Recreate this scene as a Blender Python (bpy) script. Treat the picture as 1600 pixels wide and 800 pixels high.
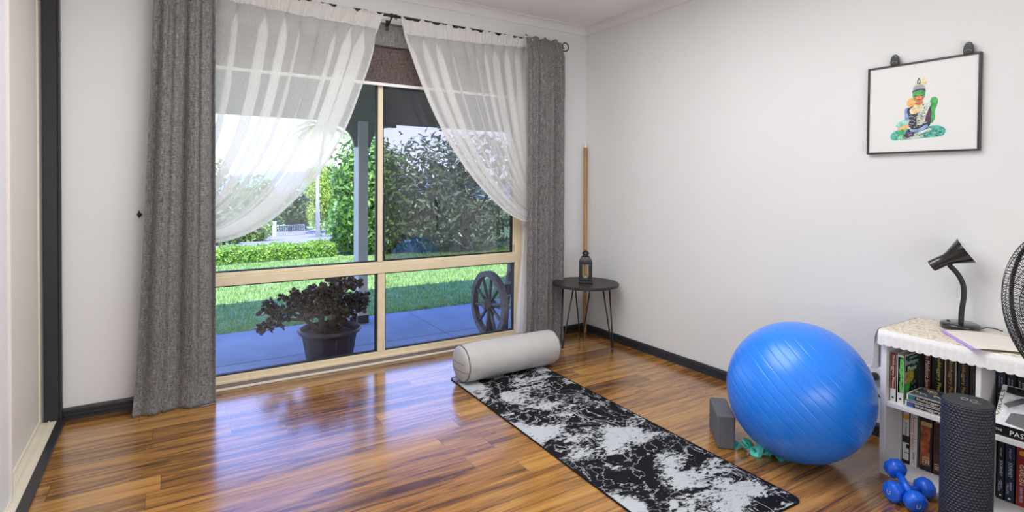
import bpy, math, random
import numpy as np
from mathutils import Vector, Matrix
from math import sin, cos, pi, radians, sqrt, atan2

scn = bpy.context.scene
for o in list(bpy.data.objects): bpy.data.objects.remove(o)
col = scn.collection
random.seed(7)

# ---------------------------------------------------------------- camera
CAM = Vector((0, 0, 1.16))
YAW, PITCH, ROLL, FPX, PCY = 0.559399, -0.01669, 0.007366, 862.1, 300.3
_f = Vector((sin(YAW)*cos(PITCH), cos(YAW)*cos(PITCH), sin(PITCH)))
_r = Vector((cos(YAW), -sin(YAW), 0)); _u = _r.cross(_f)
RT = _r*cos(ROLL) + _u*sin(ROLL); UP = -_r*sin(ROLL) + _u*cos(ROLL)
cd = bpy.data.cameras.new('camera'); cam = bpy.data.objects.new('camera', cd); col.objects.link(cam)
m = Matrix.Identity(4)
for i in range(3):
    m[i][0], m[i][1], m[i][2], m[i][3] = RT[i], UP[i], -_f[i], CAM[i]
cam.matrix_world = m
cd.sensor_fit = 'HORIZONTAL'; cd.sensor_width = 36; cd.lens = FPX/1600*36
cd.shift_y = -(400-PCY)/1600; cd.clip_start = .02; cd.clip_end = 1000
scn.camera = cam

# ---------------------------------------------------------------- light
scn.view_settings.view_transform = 'Standard'; scn.view_settings.look = 'None'
scn.view_settings.gamma = 1; scn.view_settings.use_curve_mapping = False
scn.view_settings.exposure = -0.06
W = bpy.data.worlds.new('sky'); scn.world = W; W.use_nodes = True
wn = W.node_tree; wn.nodes.clear()
wo = wn.nodes.new('ShaderNodeOutputWorld'); wb = wn.nodes.new('ShaderNodeBackground')
wt = wn.nodes.new('ShaderNodeTexCoord'); wx = wn.nodes.new('ShaderNodeSeparateXYZ')
wr = wn.nodes.new('ShaderNodeValToRGB')
wr.color_ramp.elements[0].position = 0.0; wr.color_ramp.elements[0].color = (.80, .86, 1.0, 1)
wr.color_ramp.elements[1].position = .6; wr.color_ramp.elements[1].color = (.12, .26, 1.0, 1)
_e = wr.color_ramp.elements.new(.34); _e.color = (.32, .46, 1.0, 1)
wn.links.new(wt.outputs['Generated'], wx.inputs[0]); wn.links.new(wx.outputs['Z'], wr.inputs[0])
wn.links.new(wr.outputs[0], wb.inputs[0]); wb.inputs[1].default_value = 4.3
wn.links.new(wb.outputs[0], wo.inputs[0])

def light(name, kind, energy, color, loc, rot=(0, 0, 0), size=None, size_y=None):
    d = bpy.data.lights.new(name, kind); d.energy = energy; d.color = color
    if kind == 'AREA':
        d.size = size
        if size_y: d.shape = 'RECTANGLE'; d.size_y = size_y
    o = bpy.data.objects.new(name, d); o.location = loc; o.rotation_euler = rot; col.objects.link(o)
    return o
SUN = light('sun', 'SUN', 9.0, (1, .95, .84), (0, 0, 12))
SUN.rotation_euler = Vector((.16, .46, -1)).to_track_quat('-Z', 'Y').to_euler(); SUN.data.angle = .01
light('ceiling_fill', 'AREA', 55, (.97, .98, 1.0), (1.0, 1.75, 2.34), (0, 0, 0), 1.7, 1.6)  # unseen area light added under the ceiling to brighten the room
light('rear_fill', 'AREA', 42, (.97, .98, 1.0), (.8, -.95, 1.1), (radians(122), 0, 0), 2.0, 1.4)  # added fill before the rear wall, tilted up to lift the ceiling

# ---------------------------------------------------------------- materials
def nt(name):
    mt = bpy.data.materials.new(name); mt.use_nodes = True
    n = mt.node_tree; n.nodes.clear()
    out = n.nodes.new('ShaderNodeOutputMaterial')
    return mt, n, out
def principled(n, out, rough=.5, metal=0, spec=.5):
    b = n.nodes.new('ShaderNodeBsdfPrincipled'); n.links.new(b.outputs[0], out.inputs[0])
    b.inputs['Roughness'].default_value = rough; b.inputs['Metallic'].default_value = metal
    b.inputs['Specular IOR Level'].default_value = spec
    return b
def coords(n, scale=(1, 1, 1), kind='Object', rot=(0, 0, 0)):
    t = n.nodes.new('ShaderNodeTexCoord'); mp = n.nodes.new('ShaderNodeMapping')
    mp.inputs['Scale'].default_value = scale; mp.inputs['Rotation'].default_value = rot
    n.links.new(t.outputs[kind], mp.inputs[0]); return mp.outputs[0]
def noise(n, vec, scale, detail=3, rough=.5, dist=0):
    x = n.nodes.new('ShaderNodeTexNoise'); x.inputs['Scale'].default_value = scale
    x.inputs['Detail'].default_value = detail; x.inputs['Roughness'].default_value = rough
    x.inputs['Distortion'].default_value = dist
    if vec: n.links.new(vec, x.inputs['Vector'])
    return x.outputs['Fac']
def ramp(n, fac, stops):
    r = n.nodes.new('ShaderNodeValToRGB'); e = r.color_ramp.elements
    while len(e) < len(stops): e.new(.5)
    for el, (p, c) in zip(e, stops): el.position = p; el.color = (*c, 1)
    n.links.new(fac, r.inputs[0]); return r.outputs[0]
def math_(n, op, a, b=None, c=None):
    x = n.nodes.new('ShaderNodeMath'); x.operation = op
    for i, v in enumerate((a, b, c)):
        if v is None: continue
        if isinstance(v, (int, float)): x.inputs[i].default_value = v
        else: n.links.new(v, x.inputs[i])
    return x.outputs[0]
def mixc(n, fac, a, b, mode='MIX'):
    x = n.nodes.new('ShaderNodeMix'); x.data_type = 'RGBA'; x.blend_type = mode
    for sock, v in ((x.inputs[0], fac), (x.inputs[6], a), (x.inputs[7], b)):
        if isinstance(v, tuple): sock.default_value = (*v, 1)
        elif isinstance(v, (int, float)): sock.default_value = v
        else: n.links.new(v, sock)
    return x.outputs[2]
def bump(n, b, h, strength=.2, dist=.01):
    x = n.nodes.new('ShaderNodeBump'); x.inputs['Strength'].default_value = strength
    x.inputs['Distance'].default_value = dist
    n.links.new(h, x.inputs['Height']); n.links.new(x.outputs[0], b.inputs['Normal'])
def mk(name, c, rough=.5, metal=0, var=.06, scale=12, bmp=0, bscale=60, spec=.5, coat=0, stretch=(1, 1, 1)):
    mt, n, out = nt(name); b = principled(n, out, rough, metal, spec)
    v = coords(n, stretch)
    lo = tuple(max(0, x*(1-var)) for x in c); hi = tuple(min(1, x*(1+var)) for x in c)
    n.links.new(ramp(n, noise(n, v, scale, 4), [(.3, lo), (.7, hi)]), b.inputs['Base Color'])
    if bmp: bump(n, b, noise(n, v, bscale, 3), bmp, .004)
    if coat: b.inputs['Coat Weight'].default_value = coat; b.inputs['Coat Roughness'].default_value = .08
    return mt
def leafmat(name, a, bcol, scale=3, trans=.25, rough=.45):
    mt, n, out = nt(name); b = principled(n, out, rough)
    c = ramp(n, noise(n, coords(n), scale, 5, .7), [(.3, a), (.7, bcol)])
    n.links.new(c, b.inputs['Base Color'])
    t = n.nodes.new('ShaderNodeBsdfTranslucent'); n.links.new(c, t.inputs[0])
    mx = n.nodes.new('ShaderNodeMixShader'); mx.inputs[0].default_value = trans
    n.links.new(b.outputs[0], mx.inputs[1]); n.links.new(t.outputs[0], mx.inputs[2]); n.links.new(mx.outputs[0], out.inputs[0])
    return mt
def weave(name, lo, mid, hi, sx=600, translucent=0.0, rough=.9):
    """woven cloth with slubby threads both ways"""
    mt, n, out = nt(name); b = principled(n, out, rough, 0, .15)
    v1 = noise(n, coords(n, (1, 1, .06)), sx, 2, .7); v2 = noise(n, coords(n, (.14, .14, 1)), sx, 2, .7)
    f = math_(n, 'MULTIPLY', math_(n, 'ADD', v1, v2), .5)
    n.links.new(ramp(n, f, [(.38, lo), (.5, mid), (.62, hi)]), b.inputs['Base Color'])
    b.inputs['Sheen Weight'].default_value = .15
    bump(n, b, f, .35, .002)
    if translucent:
        t = n.nodes.new('ShaderNodeBsdfTranslucent'); t.inputs[0].default_value = (*hi, 1)
        mx = n.nodes.new('ShaderNodeMixShader'); mx.inputs[0].default_value = translucent
        n.links.new(b.outputs[0], mx.inputs[1]); n.links.new(t.outputs[0], mx.inputs[2]); n.links.new(mx.outputs[0], out.inputs[0])
    return mt
def sheer(name, c, opac):
    mt, n, out = nt(name)
    d = n.nodes.new('ShaderNodeBsdfDiffuse'); d.inputs[0].default_value = (*c, 1)
    t = n.nodes.new('ShaderNodeBsdfTranslucent'); t.inputs[0].default_value = (*c, 1)
    tr = n.nodes.new('ShaderNodeBsdfTransparent')
    a = n.nodes.new('ShaderNodeMixShader'); a.inputs[0].default_value = .42
    n.links.new(d.outputs[0], a.inputs[1]); n.links.new(t.outputs[0], a.inputs[2])
    f = noise(n, coords(n, (1, 1, .1)), 500, 2); 
    fac = math_(n, 'ADD', math_(n, 'MULTIPLY', f, .25), opac-.125)
    x = n.nodes.new('ShaderNodeMixShader'); n.links.new(fac, x.inputs[0])
    n.links.new(tr.outputs[0], x.inputs[1]); n.links.new(a.outputs[0], x.inputs[2]); n.links.new(x.outputs[0], out.inputs[0])
    return mt
def glass(name, tint, refl):
    mt, n, out = nt(name)
    tr = n.nodes.new('ShaderNodeBsdfTransparent'); tr.inputs[0].default_value = (*tint, 1)
    g = n.nodes.new('ShaderNodeBsdfGlossy'); g.inputs['Roughness'].default_value = .0; g.inputs[0].default_value = (1, 1, 1, 1)
    fr = n.nodes.new('ShaderNodeFresnel'); fr.inputs[0].default_value = 1.5
    x = n.nodes.new('ShaderNodeMixShader')
    n.links.new(math_(n, 'MULTIPLY', fr.outputs[0], refl), x.inputs[0])
    n.links.new(tr.outputs[0], x.inputs[1]); n.links.new(g.outputs[0], x.inputs[2]); n.links.new(x.outputs[0], out.inputs[0])
    return mt
def screenmat(name, c, opac):
    mt, n, out = nt(name)
    d = n.nodes.new('ShaderNodeBsdfDiffuse'); d.inputs[0].default_value = (*c, 1)
    tr = n.nodes.new('ShaderNodeBsdfTransparent'); x = n.nodes.new('ShaderNodeMixShader')
    x.inputs[0].default_value = opac
    n.links.new(tr.outputs[0], x.inputs[1]); n.links.new(d.outputs[0], x.inputs[2]); n.links.new(x.outputs[0], out.inputs[0])
    return mt
def floor_mat():
    mt, n, out = nt('timber_boards'); b = principled(n, out, .24, 0, .5)
    t = n.nodes.new('ShaderNodeTexCoord'); s = n.nodes.new('ShaderNodeSeparateXYZ'); n.links.new(t.outputs['Object'], s.inputs[0])
    PW, PL = .124, 1.25
    yy = math_(n, 'DIVIDE', math_(n, 'ADD', s.outputs[1], .047), PW); row = math_(n, 'FLOOR', yy); fy = math_(n, 'FRACT', yy)
    w1 = n.nodes.new('ShaderNodeTexWhiteNoise'); w1.noise_dimensions = '1D'; n.links.new(row, w1.inputs['W'])
    xx = math_(n, 'ADD', math_(n, 'DIVIDE', s.outputs[0], PL), math_(n, 'MULTIPLY', w1.outputs[0], 7.3))
    idx = math_(n, 'FLOOR', xx); fx = math_(n, 'FRACT', xx)
    cb = n.nodes.new('ShaderNodeCombineXYZ'); n.links.new(idx, cb.inputs[0]); n.links.new(row, cb.inputs[1])
    w2 = n.nodes.new('ShaderNodeTexWhiteNoise'); w2.noise_dimensions = '2D'; n.links.new(cb.outputs[0], w2.inputs['Vector'])
    # grain: long noise along the board, different on each board
    cg = n.nodes.new('ShaderNodeCombineXYZ')
    n.links.new(math_(n, 'MULTIPLY', s.outputs[0], .9), cg.inputs[0]); n.links.new(math_(n, 'MULTIPLY', s.outputs[1], 13), cg.inputs[1])
    n.links.new(math_(n, 'MULTIPLY', w2.outputs[0], 60), cg.inputs[2])
    g1 = noise(n, cg.outputs[0], 1.9, 5, .62, 1.0)
    cg2 = n.nodes.new('ShaderNodeCombineXYZ')
    n.links.new(math_(n, 'MULTIPLY', s.outputs[0], 3), cg2.inputs[0]); n.links.new(math_(n, 'MULTIPLY', s.outputs[1], 120), cg2.inputs[1])
    n.links.new(math_(n, 'MULTIPLY', w2.outputs[0], 30), cg2.inputs[2])
    g2 = noise(n, cg2.outputs[0], 2.0, 3, .6)
    f = math_(n, 'ADD', math_(n, 'MULTIPLY', g1, .72), math_(n, 'MULTIPLY', g2, .28))
    f = math_(n, 'ADD', f, math_(n, 'MULTIPLY', math_(n, 'SUBTRACT', w2.outputs[0], .5), .16))
    c = ramp(n, f, [(.30, (.048, .016, .004)), (.41, (.15, .058, .011)), (.51, (.32, .142, .026)), (.65, (.50, .25, .056))])
    gx = math_(n, 'LESS_THAN', fx, .0022); gy = math_(n, 'LESS_THAN', fy, .012)
    gap = math_(n, 'MAXIMUM', math_(n, 'MULTIPLY', gx, .6), math_(n, 'MULTIPLY', gy, .35))
    n.links.new(mixc(n, gap, c, (.05, .02, .008)), b.inputs['Base Color'])
    b.inputs['Coat Weight'].default_value = .85; b.inputs['Coat Roughness'].default_value = .15
    bump(n, b, f, .05, .002)
    return mt
def mat_marble():
    mt, n, out = nt('marbled_mat_print'); b = principled(n, out, .75, 0, .12)
    v = coords(n, (1, 1.25, 1))
    base = noise(n, v, 3.4, 2, .5, .9)
    fine = noise(n, coords(n, (1, 2.2, 1), rot=(0, 0, .5)), 15, 4, .62, 1.6)
    spk = noise(n, v, 55, 2, .6, .4)
    f = math_(n, 'ADD', math_(n, 'MULTIPLY', base, 1.15), math_(n, 'MULTIPLY', fine, .62))
    f = math_(n, 'ADD', f, math_(n, 'MULTIPLY', spk, .30))
    vein = noise(n, coords(n, (1, 1, 1), rot=(0, 0, -.7)), 4.2, 4, .55, 2.5)
    vl = math_(n, 'LESS_THAN', math_(n, 'ABSOLUTE', math_(n, 'SUBTRACT', vein, .5)), .009)
    c = ramp(n, f, [(.99, (.006, .006, .008)), (1.0, (.006, .006, .008))])
    r = n.nodes.new('ShaderNodeMapRange'); r.inputs[1].default_value = 1.02; r.inputs[2].default_value = 1.10
    n.links.new(f, r.inputs[0])
    c = ramp(n, r.outputs[0], [(0, (.006, .006, .009)), (.25, (.05, .05, .055)), (.6, (.28, .29, .30)), (1, (.44, .46, .48))])
    n.links.new(mixc(n, vl, c, (.34, .35, .36)), b.inputs['Base Color'])
    return mt
def ball_mat():
    mt, n, out = nt('blue_vinyl'); b = principled(n, out, .33, 0, .5)
    b.inputs['Base Color'].default_value = (.018, .19, .78, 1)
    n.links.new(ramp(n, noise(n, coords(n), 4, 2), [(.3, (.008, .19, .80)), (.7, (.010, .215, .86))]), b.inputs['Base Color'])
    b.inputs['Coat Weight'].default_value = .3; b.inputs['Coat Roughness'].default_value = .25
    return mt
def lace_mat():
    mt, n, out = nt('ivory_lace'); b = principled(n, out, .9, 0, .1)
    vo = n.nodes.new('ShaderNodeTexVoronoi'); vo.inputs['Scale'].default_value = 85; n.links.new(coords(n), vo.inputs['Vector'])
    c = ramp(n, vo.outputs['Distance'], [(.1, (.80, .75, .66)), (.5, (.74, .67, .56)), (.75, (.62, .53, .42))])
    n.links.new(c, b.inputs['Base Color']); bump(n, b, vo.outputs['Distance'], .5, .004)
    tr = n.nodes.new('ShaderNodeBsdfTransparent'); mx = n.nodes.new('ShaderNodeMixShader')
    n.links.new(ramp(n, vo.outputs['Distance'], [(.70, (0, 0, 0)), (.80, (.15, .15, .15))]), mx.inputs[0])
    n.links.new(b.outputs[0], mx.inputs[1]); n.links.new(tr.outputs[0], mx.inputs[2]); n.links.new(mx.outputs[0], out.inputs[0])
    return mt

WALL = mk('warm_white_paint', (.74, .735, .73), .65, var=.012, scale=2, bmp=.02, bscale=300, spec=.25)
CEIL = mk('ceiling_paint', (.84, .83, .84), .8, var=.01, scale=2, spec=.2)
CORN = mk('cornice_paint', (.76, .745, .735), .7, var=.01, spec=.2)
CHAR = mk('charcoal_gloss_paint', (.022, .023, .027), .35, var=.1, bmp=.03)
CREAM = mk('cream_aluminium', (.74, .63, .44), .42, var=.03)
DOORW = mk('cream_door_panel', (.76, .72, .67), .5, var=.015, scale=3)
TRACK = mk('cream_track', (.74, .68, .55), .4, var=.04)
FLOOR = floor_mat()
GASKET = mk('black_rubber', (.012, .012, .014), .6)
GLASS = glass('clear_glass', (.96, .97, .97), .28)
GLASSD = glass('screened_glass', (.82, .81, .86), 1.3)
SCREEN = screenmat('insect_mesh', (.055, .05, .05), .55)
BLACK = mk('black_metal', (.014, .014, .015), .38, metal=.2, var=.15)
BLACKG = mk('black_gloss', (.012, .012, .013), .16, var=.1, coat=.5)
BLACKP = mk('black_plastic', (.016, .017, .019), .45, var=.1)
GREYC = weave('heather_grey_cloth', (.065, .062, .063), (.165, .158, .155), (.31, .295, .285), 420)
SHEER = sheer('white_voile', (.94, .935, .925), .56)
HEADER = sheer('gathered_voile', (.90, .88, .85), .80)
BLIND = weave('brown_grey_blind_cloth', (.045, .032, .030), (.105, .078, .073), (.19, .15, .14), 420)
BLINDG = weave('grey_pelmet_cloth', (.10, .095, .092), (.20, .19, .185), (.32, .30, .29), 420)
WHITEP = mk('white_plastic', (.80, .79, .78), .4, var=.02)
BOLST = mk('grey_leatherette', (.47, .455, .44), .62, var=.04, bmp=.10, bscale=18)
PIPING = mk('dark_piping', (.12, .11, .11), .6)
MATP = mat_marble()
MATEDGE = mk('black_stitched_edge', (.006, .006, .008), .8, spec=.2)
BALL = ball_mat()
BLOCKM = mk('grey_foam', (.10, .10, .115), .85, var=.08, scale=80)
TEAL = mk('teal_latex', (.08, .62, .52), .4, var=.15, scale=20)
WOOD = mk('varnished_pole_wood', (.42, .215, .07), .4, var=.25, scale=6, stretch=(8, 8, .6))
BLUEV = mk('blue_dumbbell_vinyl', (.008, .12, .72), .38, var=.06, coat=.2)
LOGO = mk('pale_print', (.72, .74, .80), .6)
ROLLER = mk('dark_navy_foam', (.010, .016, .034), .42, var=.15, spec=.7)
ROLLTOP = mk('charcoal_foam_end', (.028, .032, .036), .7)
ROLLPR = mk('grey_print', (.20, .21, .20), .7)
SHELFW = mk('white_laminate', (.76, .75, .76), .38, var=.015)
LACE = lace_mat()
PAPER = mk('page_paper', (.74, .66, .52), .9, var=.05, scale=30, stretch=(1, 1, 20))
MAG = mk('magazine_paper', (.78, .73, .66), .6, var=.03)
LILAC = mk('lilac_print', (.48, .34, .78), .5, var=.08)
TABLEB = mk('black_table_top', (.020, .018, .018), .42, var=.15)
CANDLE = mk('candle_wax', (.78, .76, .68), .5)
LGLASS = glass('lantern_glass', (.95, .95, .93), 1.0)
CONC = mk('porch_concrete', (.24, .28, .34), .75, var=.12, scale=4, bmp=.1)
PAINTP = mk('porch_post_paint', (.62, .62, .56), .55, var=.03)
PCEIL = mk('porch_ceiling_paint', (.70, .74, .70), .6, var=.02)
OLIVE = mk('beam_paint', (.30, .30, .24), .6, var=.05)
GRASSB = leafmat('lawn_ground', (.10, .20, .045), (.30, .44, .12), 9, 0, .9)
GRASSL = leafmat('grass_blades', (.16, .30, .06), (.40, .55, .17), 6, .3, .7)
DRIVE = mk('driveway_gravel', (.25, .235, .25), .9, var=.12, scale=8)
HEDGE = leafmat('hedge_leaves', (.10, .26, .02), (.42, .62, .08), 7, .3)
LAUREL = leafmat('laurel_leaves', (.07, .20, .025), (.30, .50, .09), 5, .25, .35)
CITRUS = leafmat('citrus_leaves', (.06, .13, .035), (.34, .42, .22), 5, .2, .3)
DARKT = leafmat('dark_tree_leaves', (.012, .045, .012), (.06, .15, .04), 2, .15)
LIMET = leafmat('lime_tree_leaves', (.20, .34, .03), (.55, .66, .12), 1.5, .3)
MIDT = leafmat('mid_tree_leaves', (.09, .20, .03), (.32, .46, .12), 1.0, .25)
PALML = leafmat('palm_leaves', (.10, .22, .03), (.42, .55, .14), 1.5, .3)
BARK = mk('brown_bark', (.10, .065, .04), .9, var=.3, bmp=.5)
PALEB = mk('pale_trunk', (.62, .58, .52), .8, var=.15)
JADEL = leafmat('jade_leaves', (.032, .022, .020), (.11, .085, .06), 25, .05, .3)
JADEB = mk('jade_bark', (.085, .055, .045), .8, var=.3, bmp=.5)
POTM = mk('dark_plum_pot', (.030, .018, .032), .45, var=.1)
SOIL = mk('soil', (.05, .03, .02), .95, var=.5, scale=60, bmp=.8)
OLDW = mk('weathered_wheel_wood', (.17, .145, .14), .85, var=.3, scale=25, bmp=.3)
SLATM = mk('pale_bench_slat', (.34, .34, .36), .7, var=.1)
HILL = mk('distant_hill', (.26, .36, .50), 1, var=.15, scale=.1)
GATEM = mk('galvanised_gate', (.34, .38, .46), .5, metal=.3)
ROOFM = mk('far_roof', (.28, .30, .36), .7)

# ---------------------------------------------------------------- mesh helper
def origin_of(o):
    v = Vector((0, 0, 0))
    while o: v += o.location; o = o.parent
    return v
class MB:
    def __init__(s): s.v = []; s.f = []; s.mi = []; s.cur = 0
    def mat(s, i): s.cur = i; return s
    def add(s, vs, fs):
        k = len(s.v); s.v += [tuple(p) for p in vs]
        for f in fs: s.f.append([i+k for i in f]); s.mi.append(s.cur)
        return s
    def box(s, a, b, M=None):
        (x0, y0, z0), (x1, y1, z1) = a, b
        vs = [Vector(p) for p in ((x0,y0,z0),(x1,y0,z0),(x1,y1,z0),(x0,y1,z0),(x0,y0,z1),(x1,y0,z1),(x1,y1,z1),(x0,y1,z1))]
        if M: vs = [M @ p for p in vs]
        return s.add(vs, [(3,2,1,0),(4,5,6,7),(0,1,5,4),(1,2,6,5),(2,3,7,6),(3,0,4,7)])
    def tube(s, pts, r, seg=10, closed=False, caps=True):
        pts = [Vector(p) for p in pts]; n = len(pts)
        rr = r if isinstance(r, (list, tuple)) else [r]*n
        rings = []; prev = None
        for i, p in enumerate(pts):
            a = pts[(i-1) % n] if (closed or i > 0) else p; b = pts[(i+1) % n] if (closed or i < n-1) else p
            t = (b-a).normalized()
            if prev is None:
                u = t.orthogonal().normalized()
            else:
                u = (prev - t*prev.dot(t)); u = u.normalized() if u.length > 1e-6 else t.orthogonal().normalized()
            prev = u; w = t.cross(u)
            rings.append([p + (u*cos(2*pi*k/seg)+w*sin(2*pi*k/seg))*rr[i] for k in range(seg)])
        vs = [q for rg in rings for q in rg]; fs = []
        for i in range(n if closed else n-1):
            j = (i+1) % n
            for k in range(seg):
                fs.append((i*seg+k, i*seg+(k+1) % seg, j*seg+(k+1) % seg, j*seg+k))
        if not closed and caps:
            fs.append(tuple(range(seg-1, -1, -1))); fs.append(tuple((n-1)*seg+k for k in range(seg)))
        return s.add(vs, fs)
    def lathe(s, prof, seg=32, M=None, center=(0, 0, 0), caps=True):
        M = M or Matrix.Translation(Vector(center)); vs = []; fs = []
        for r, z in prof:
            for k in range(seg): vs.append(M @ Vector((r*cos(2*pi*k/seg), r*sin(2*pi*k/seg), z)))
        for i in range(len(prof)-1):
            for k in range(seg):
                fs.append((i*seg+k, i*seg+(k+1) % seg, (i+1)*seg+(k+1) % seg, (i+1)*seg+k))
        if caps and prof[0][0] > 1e-5: fs.append(tuple(range(seg-1, -1, -1)))
        if caps and prof[-1][0] > 1e-5: fs.append(tuple((len(prof)-1)*seg+k for k in range(seg)))
        return s.add(vs, fs)
    def prism(s, poly, a, b, fn):
        """poly of (p,q); fn(p,q,t) -> point; extruded from t=a to t=b"""
        n = len(poly)
        vs = [fn(p, q, a) for p, q in poly]+[fn(p, q, b) for p, q in poly]
        fs = [tuple(range(n-1, -1, -1)), tuple(range(n, 2*n))]+[(i, (i+1) % n, n+(i+1) % n, n+i) for i in range(n)]
        return s.add(vs, fs)
    def grid(s, nu, nv, fn):
        vs = [fn(i/nu, j/nv) for j in range(nv+1) for i in range(nu+1)]
        fs = [(j*(nu+1)+i, j*(nu+1)+i+1, (j+1)*(nu+1)+i+1, (j+1)*(nu+1)+i) for j in range(nv) for i in range(nu)]
        return s.add(vs, fs)
    def build(s, name, mats, parent=None, loc=None, smooth=False, bevel=0, seg=2, solid=0, subsurf=0, angle=None):
        mats = mats if isinstance(mats, (list, tuple)) else [mats]
        if loc is None:
            if parent: loc = origin_of(parent)
            else:
                P = np.array(s.v); loc = Vector(((P[:,0].min()+P[:,0].max())/2, (P[:,1].min()+P[:,1].max())/2, P[:,2].min()))
        loc = Vector(loc)
        me = bpy.data.meshes.new(name)
        me.from_pydata([tuple(Vector(p)-loc) for p in s.v], [], s.f)
        for mt in mats: me.materials.append(mt)
        me.polygons.foreach_set('material_index', s.mi)
        if smooth: me.polygons.foreach_set('use_smooth', [True]*len(s.f))
        me.update()
        o = bpy.data.objects.new(name, me); col.objects.link(o)
        if parent: o.parent = parent; o.location = loc-origin_of(parent)
        else: o.location = loc
        if smooth and angle:
            try: me.set_sharp_from_angle(angle=angle)
            except Exception: pass
        if bevel:
            md = o.modifiers.new('bevel', 'BEVEL'); md.width = bevel; md.segments = seg; md.limit_method = 'ANGLE'; md.angle_limit = radians(40)
        if solid:
            md = o.modifiers.new('solid', 'SOLIDIFY'); md.thickness = solid; md.offset = 0
        if subsurf:
            md = o.modifiers.new('sub', 'SUBSURF'); md.levels = md.render_levels = subsurf
        return o
def tag(o, label=None, cat=None, group=None, kind=None):
    if label: o['label'] = label
    if cat: o['category'] = cat
    if group: o['group'] = group
    if kind: o['kind'] = kind
    return o
def thing(name, loc, label, cat, group=None):
    o = bpy.data.objects.new(name, None); col.objects.link(o); o.location = loc; o.empty_display_size = .05
    return tag(o, label, cat, group)
def struct(name, mb, mats, label=None, cat=None, **k):
    return tag(mb.build(name, mats, **k), label, cat, None, 'structure')
def copy_tree(o, parent=None):
    c = o.copy(); col.objects.link(c); c.parent = parent
    for ch in list(o.children): copy_tree(ch, c)
    return c
def frame(origin, right, up):
    r = Vector(right).normalized(); u = Vector(up).normalized(); n = r.cross(u)
    m = Matrix.Identity(4); o = Vector(origin)
    for i in range(3): m[i][0], m[i][1], m[i][2], m[i][3] = r[i], u[i], n[i], o[i]
    return m
def text(s, origin, right, up, length, height, mt, name, parent, stretch=True, ext=.0003, bold=.0):
    """lettering centred on origin, fitted into length x height"""
    cu = bpy.data.curves.new('t', 'FONT'); cu.body = s; cu.size = 1; cu.align_x = 'CENTER'; cu.align_y = 'CENTER'
    cu.extrude = .004; cu.offset = bold; cu.resolution_u = 2
    to = bpy.data.objects.new('t', cu); col.objects.link(to)
    dg = bpy.context.evaluated_depsgraph_get(); dg.update()
    me = bpy.data.meshes.new_from_object(to.evaluated_get(dg)); bpy.data.objects.remove(to); bpy.data.curves.remove(cu)
    P = np.array([v.co for v in me.vertices]); lo, hi = P.min(0), P.max(0); c = (lo+hi)/2
    sx = length/(hi[0]-lo[0]); sy = height/(hi[1]-lo[1])
    if not stretch: sx = sy = min(sx, sy)
    M = frame(origin, right, up)
    mb = MB(); mb.add([M @ Vector(((p[0]-c[0])*sx, (p[1]-c[1])*sy, (p[2]-c[2])/.004*ext)) for p in P], [tuple(f.vertices) for f in me.polygons])
    bpy.data.meshes.remove(me)
    return mb.build(name, mt, parent)

# ================================================================= ROOM SHELL
YW, XW, XL, ZC, YB = 3.385, 2.80, -.425, 2.37, -1.1        # window wall, right wall, left wall, ceiling, rear wall
WX0, WX1, WZ1 = .10, 2.235, 2.165                           # window opening
TH = .16
mb = MB(); mb.box((-.9, YB-.1, -.1), (XW+.1, YW+TH, 0))
struct('floor', mb, FLOOR, 'polished honey brown timber board floor', 'floor', loc=(0, 0, 0))
mb = MB(); mb.box((-.9, YB-.1, ZC), (XW+.1, YW+TH, ZC+.12))
struct('ceiling', mb, CEIL, 'plain white painted ceiling', 'ceiling')
mb = MB()
mb.box((-.9, YW, 0), (WX0, YW+TH, ZC)).box((WX1, YW, 0), (XW+.1, YW+TH, ZC)).box((WX0, YW, WZ1), (WX1, YW+TH, ZC))
struct('wall_back', mb, WALL, 'white wall holding the large window', 'wall')
mb = MB(); mb.box((XW, YB-.1, 0), (XW+.1, YW, ZC)); struct('wall_right', mb, WALL, 'white wall behind the ball and picture', 'wall')
mb = MB(); mb.box((-.9, YB-.1, 0), (XW, YB, ZC)); struct('wall_front', mb, WALL, 'white wall behind the camera', 'wall')
mb = MB(); mb.box((-.68, YB, 0), (-.58, YW, ZC)).box((-.58, YB, 0), (XL, .35, ZC)).box((-.58, .35, 2.15), (XL, YW, ZC))
struct('wall_left', mb, WALL, 'white wall around the wardrobe opening', 'wall')
# cornice (coved)
def cove(d=.058, h=.055, n=6):
    p = [(0, 0), (0, -h), (.006, -h)]
    for i in range(n+1):
        a = i/n*pi/2; p.append((.008+(d-.014)*(1-cos(a)), -h+.003+(h-.009)*sin(a)))
    return p+[(d, -.004), (d, 0)]
mb = MB(); mb.prism(cove(), XL, XW, lambda p, q, t: (t, YW-p, ZC+q)); struct('trim_1', mb, CORN, 'white coved cornice above the window', 'cornice')
mb = MB(); mb.prism(cove(), YB, YW, lambda p, q, t: (XW-p, t, ZC+q)); struct('trim_2', mb, CORN, 'white coved cornice above the right wall', 'cornice')
# baseboards with grooved face
bb = [(0, 0), (.016, 0), (.016, .012), (.013, .014), (.013, .017), (.016, .019), (.016, .030), (.013, .032), (.013, .035), (.016, .037), (.016, .048), (.010, .058), (0, .058)]
mb = MB(); mb.prism(bb, XL, WX0, lambda p, q, t: (t, YW-p, q)); struct('baseboard_back', mb, CHAR, 'charcoal grooved baseboard left of the grey curtain', 'baseboard')
mb = MB(); mb.prism(bb, WX1, XW, lambda p, q, t: (t, YW-p, q)); struct('baseboard_corner', mb, CHAR, 'charcoal grooved baseboard behind the side table', 'baseboard')
mb = MB(); mb.prism(bb, YB, YW-.016, lambda p, q, t: (XW-p, t, q)); struct('baseboard_right', mb, CHAR, 'charcoal grooved baseboard along the right wall', 'baseboard')
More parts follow.
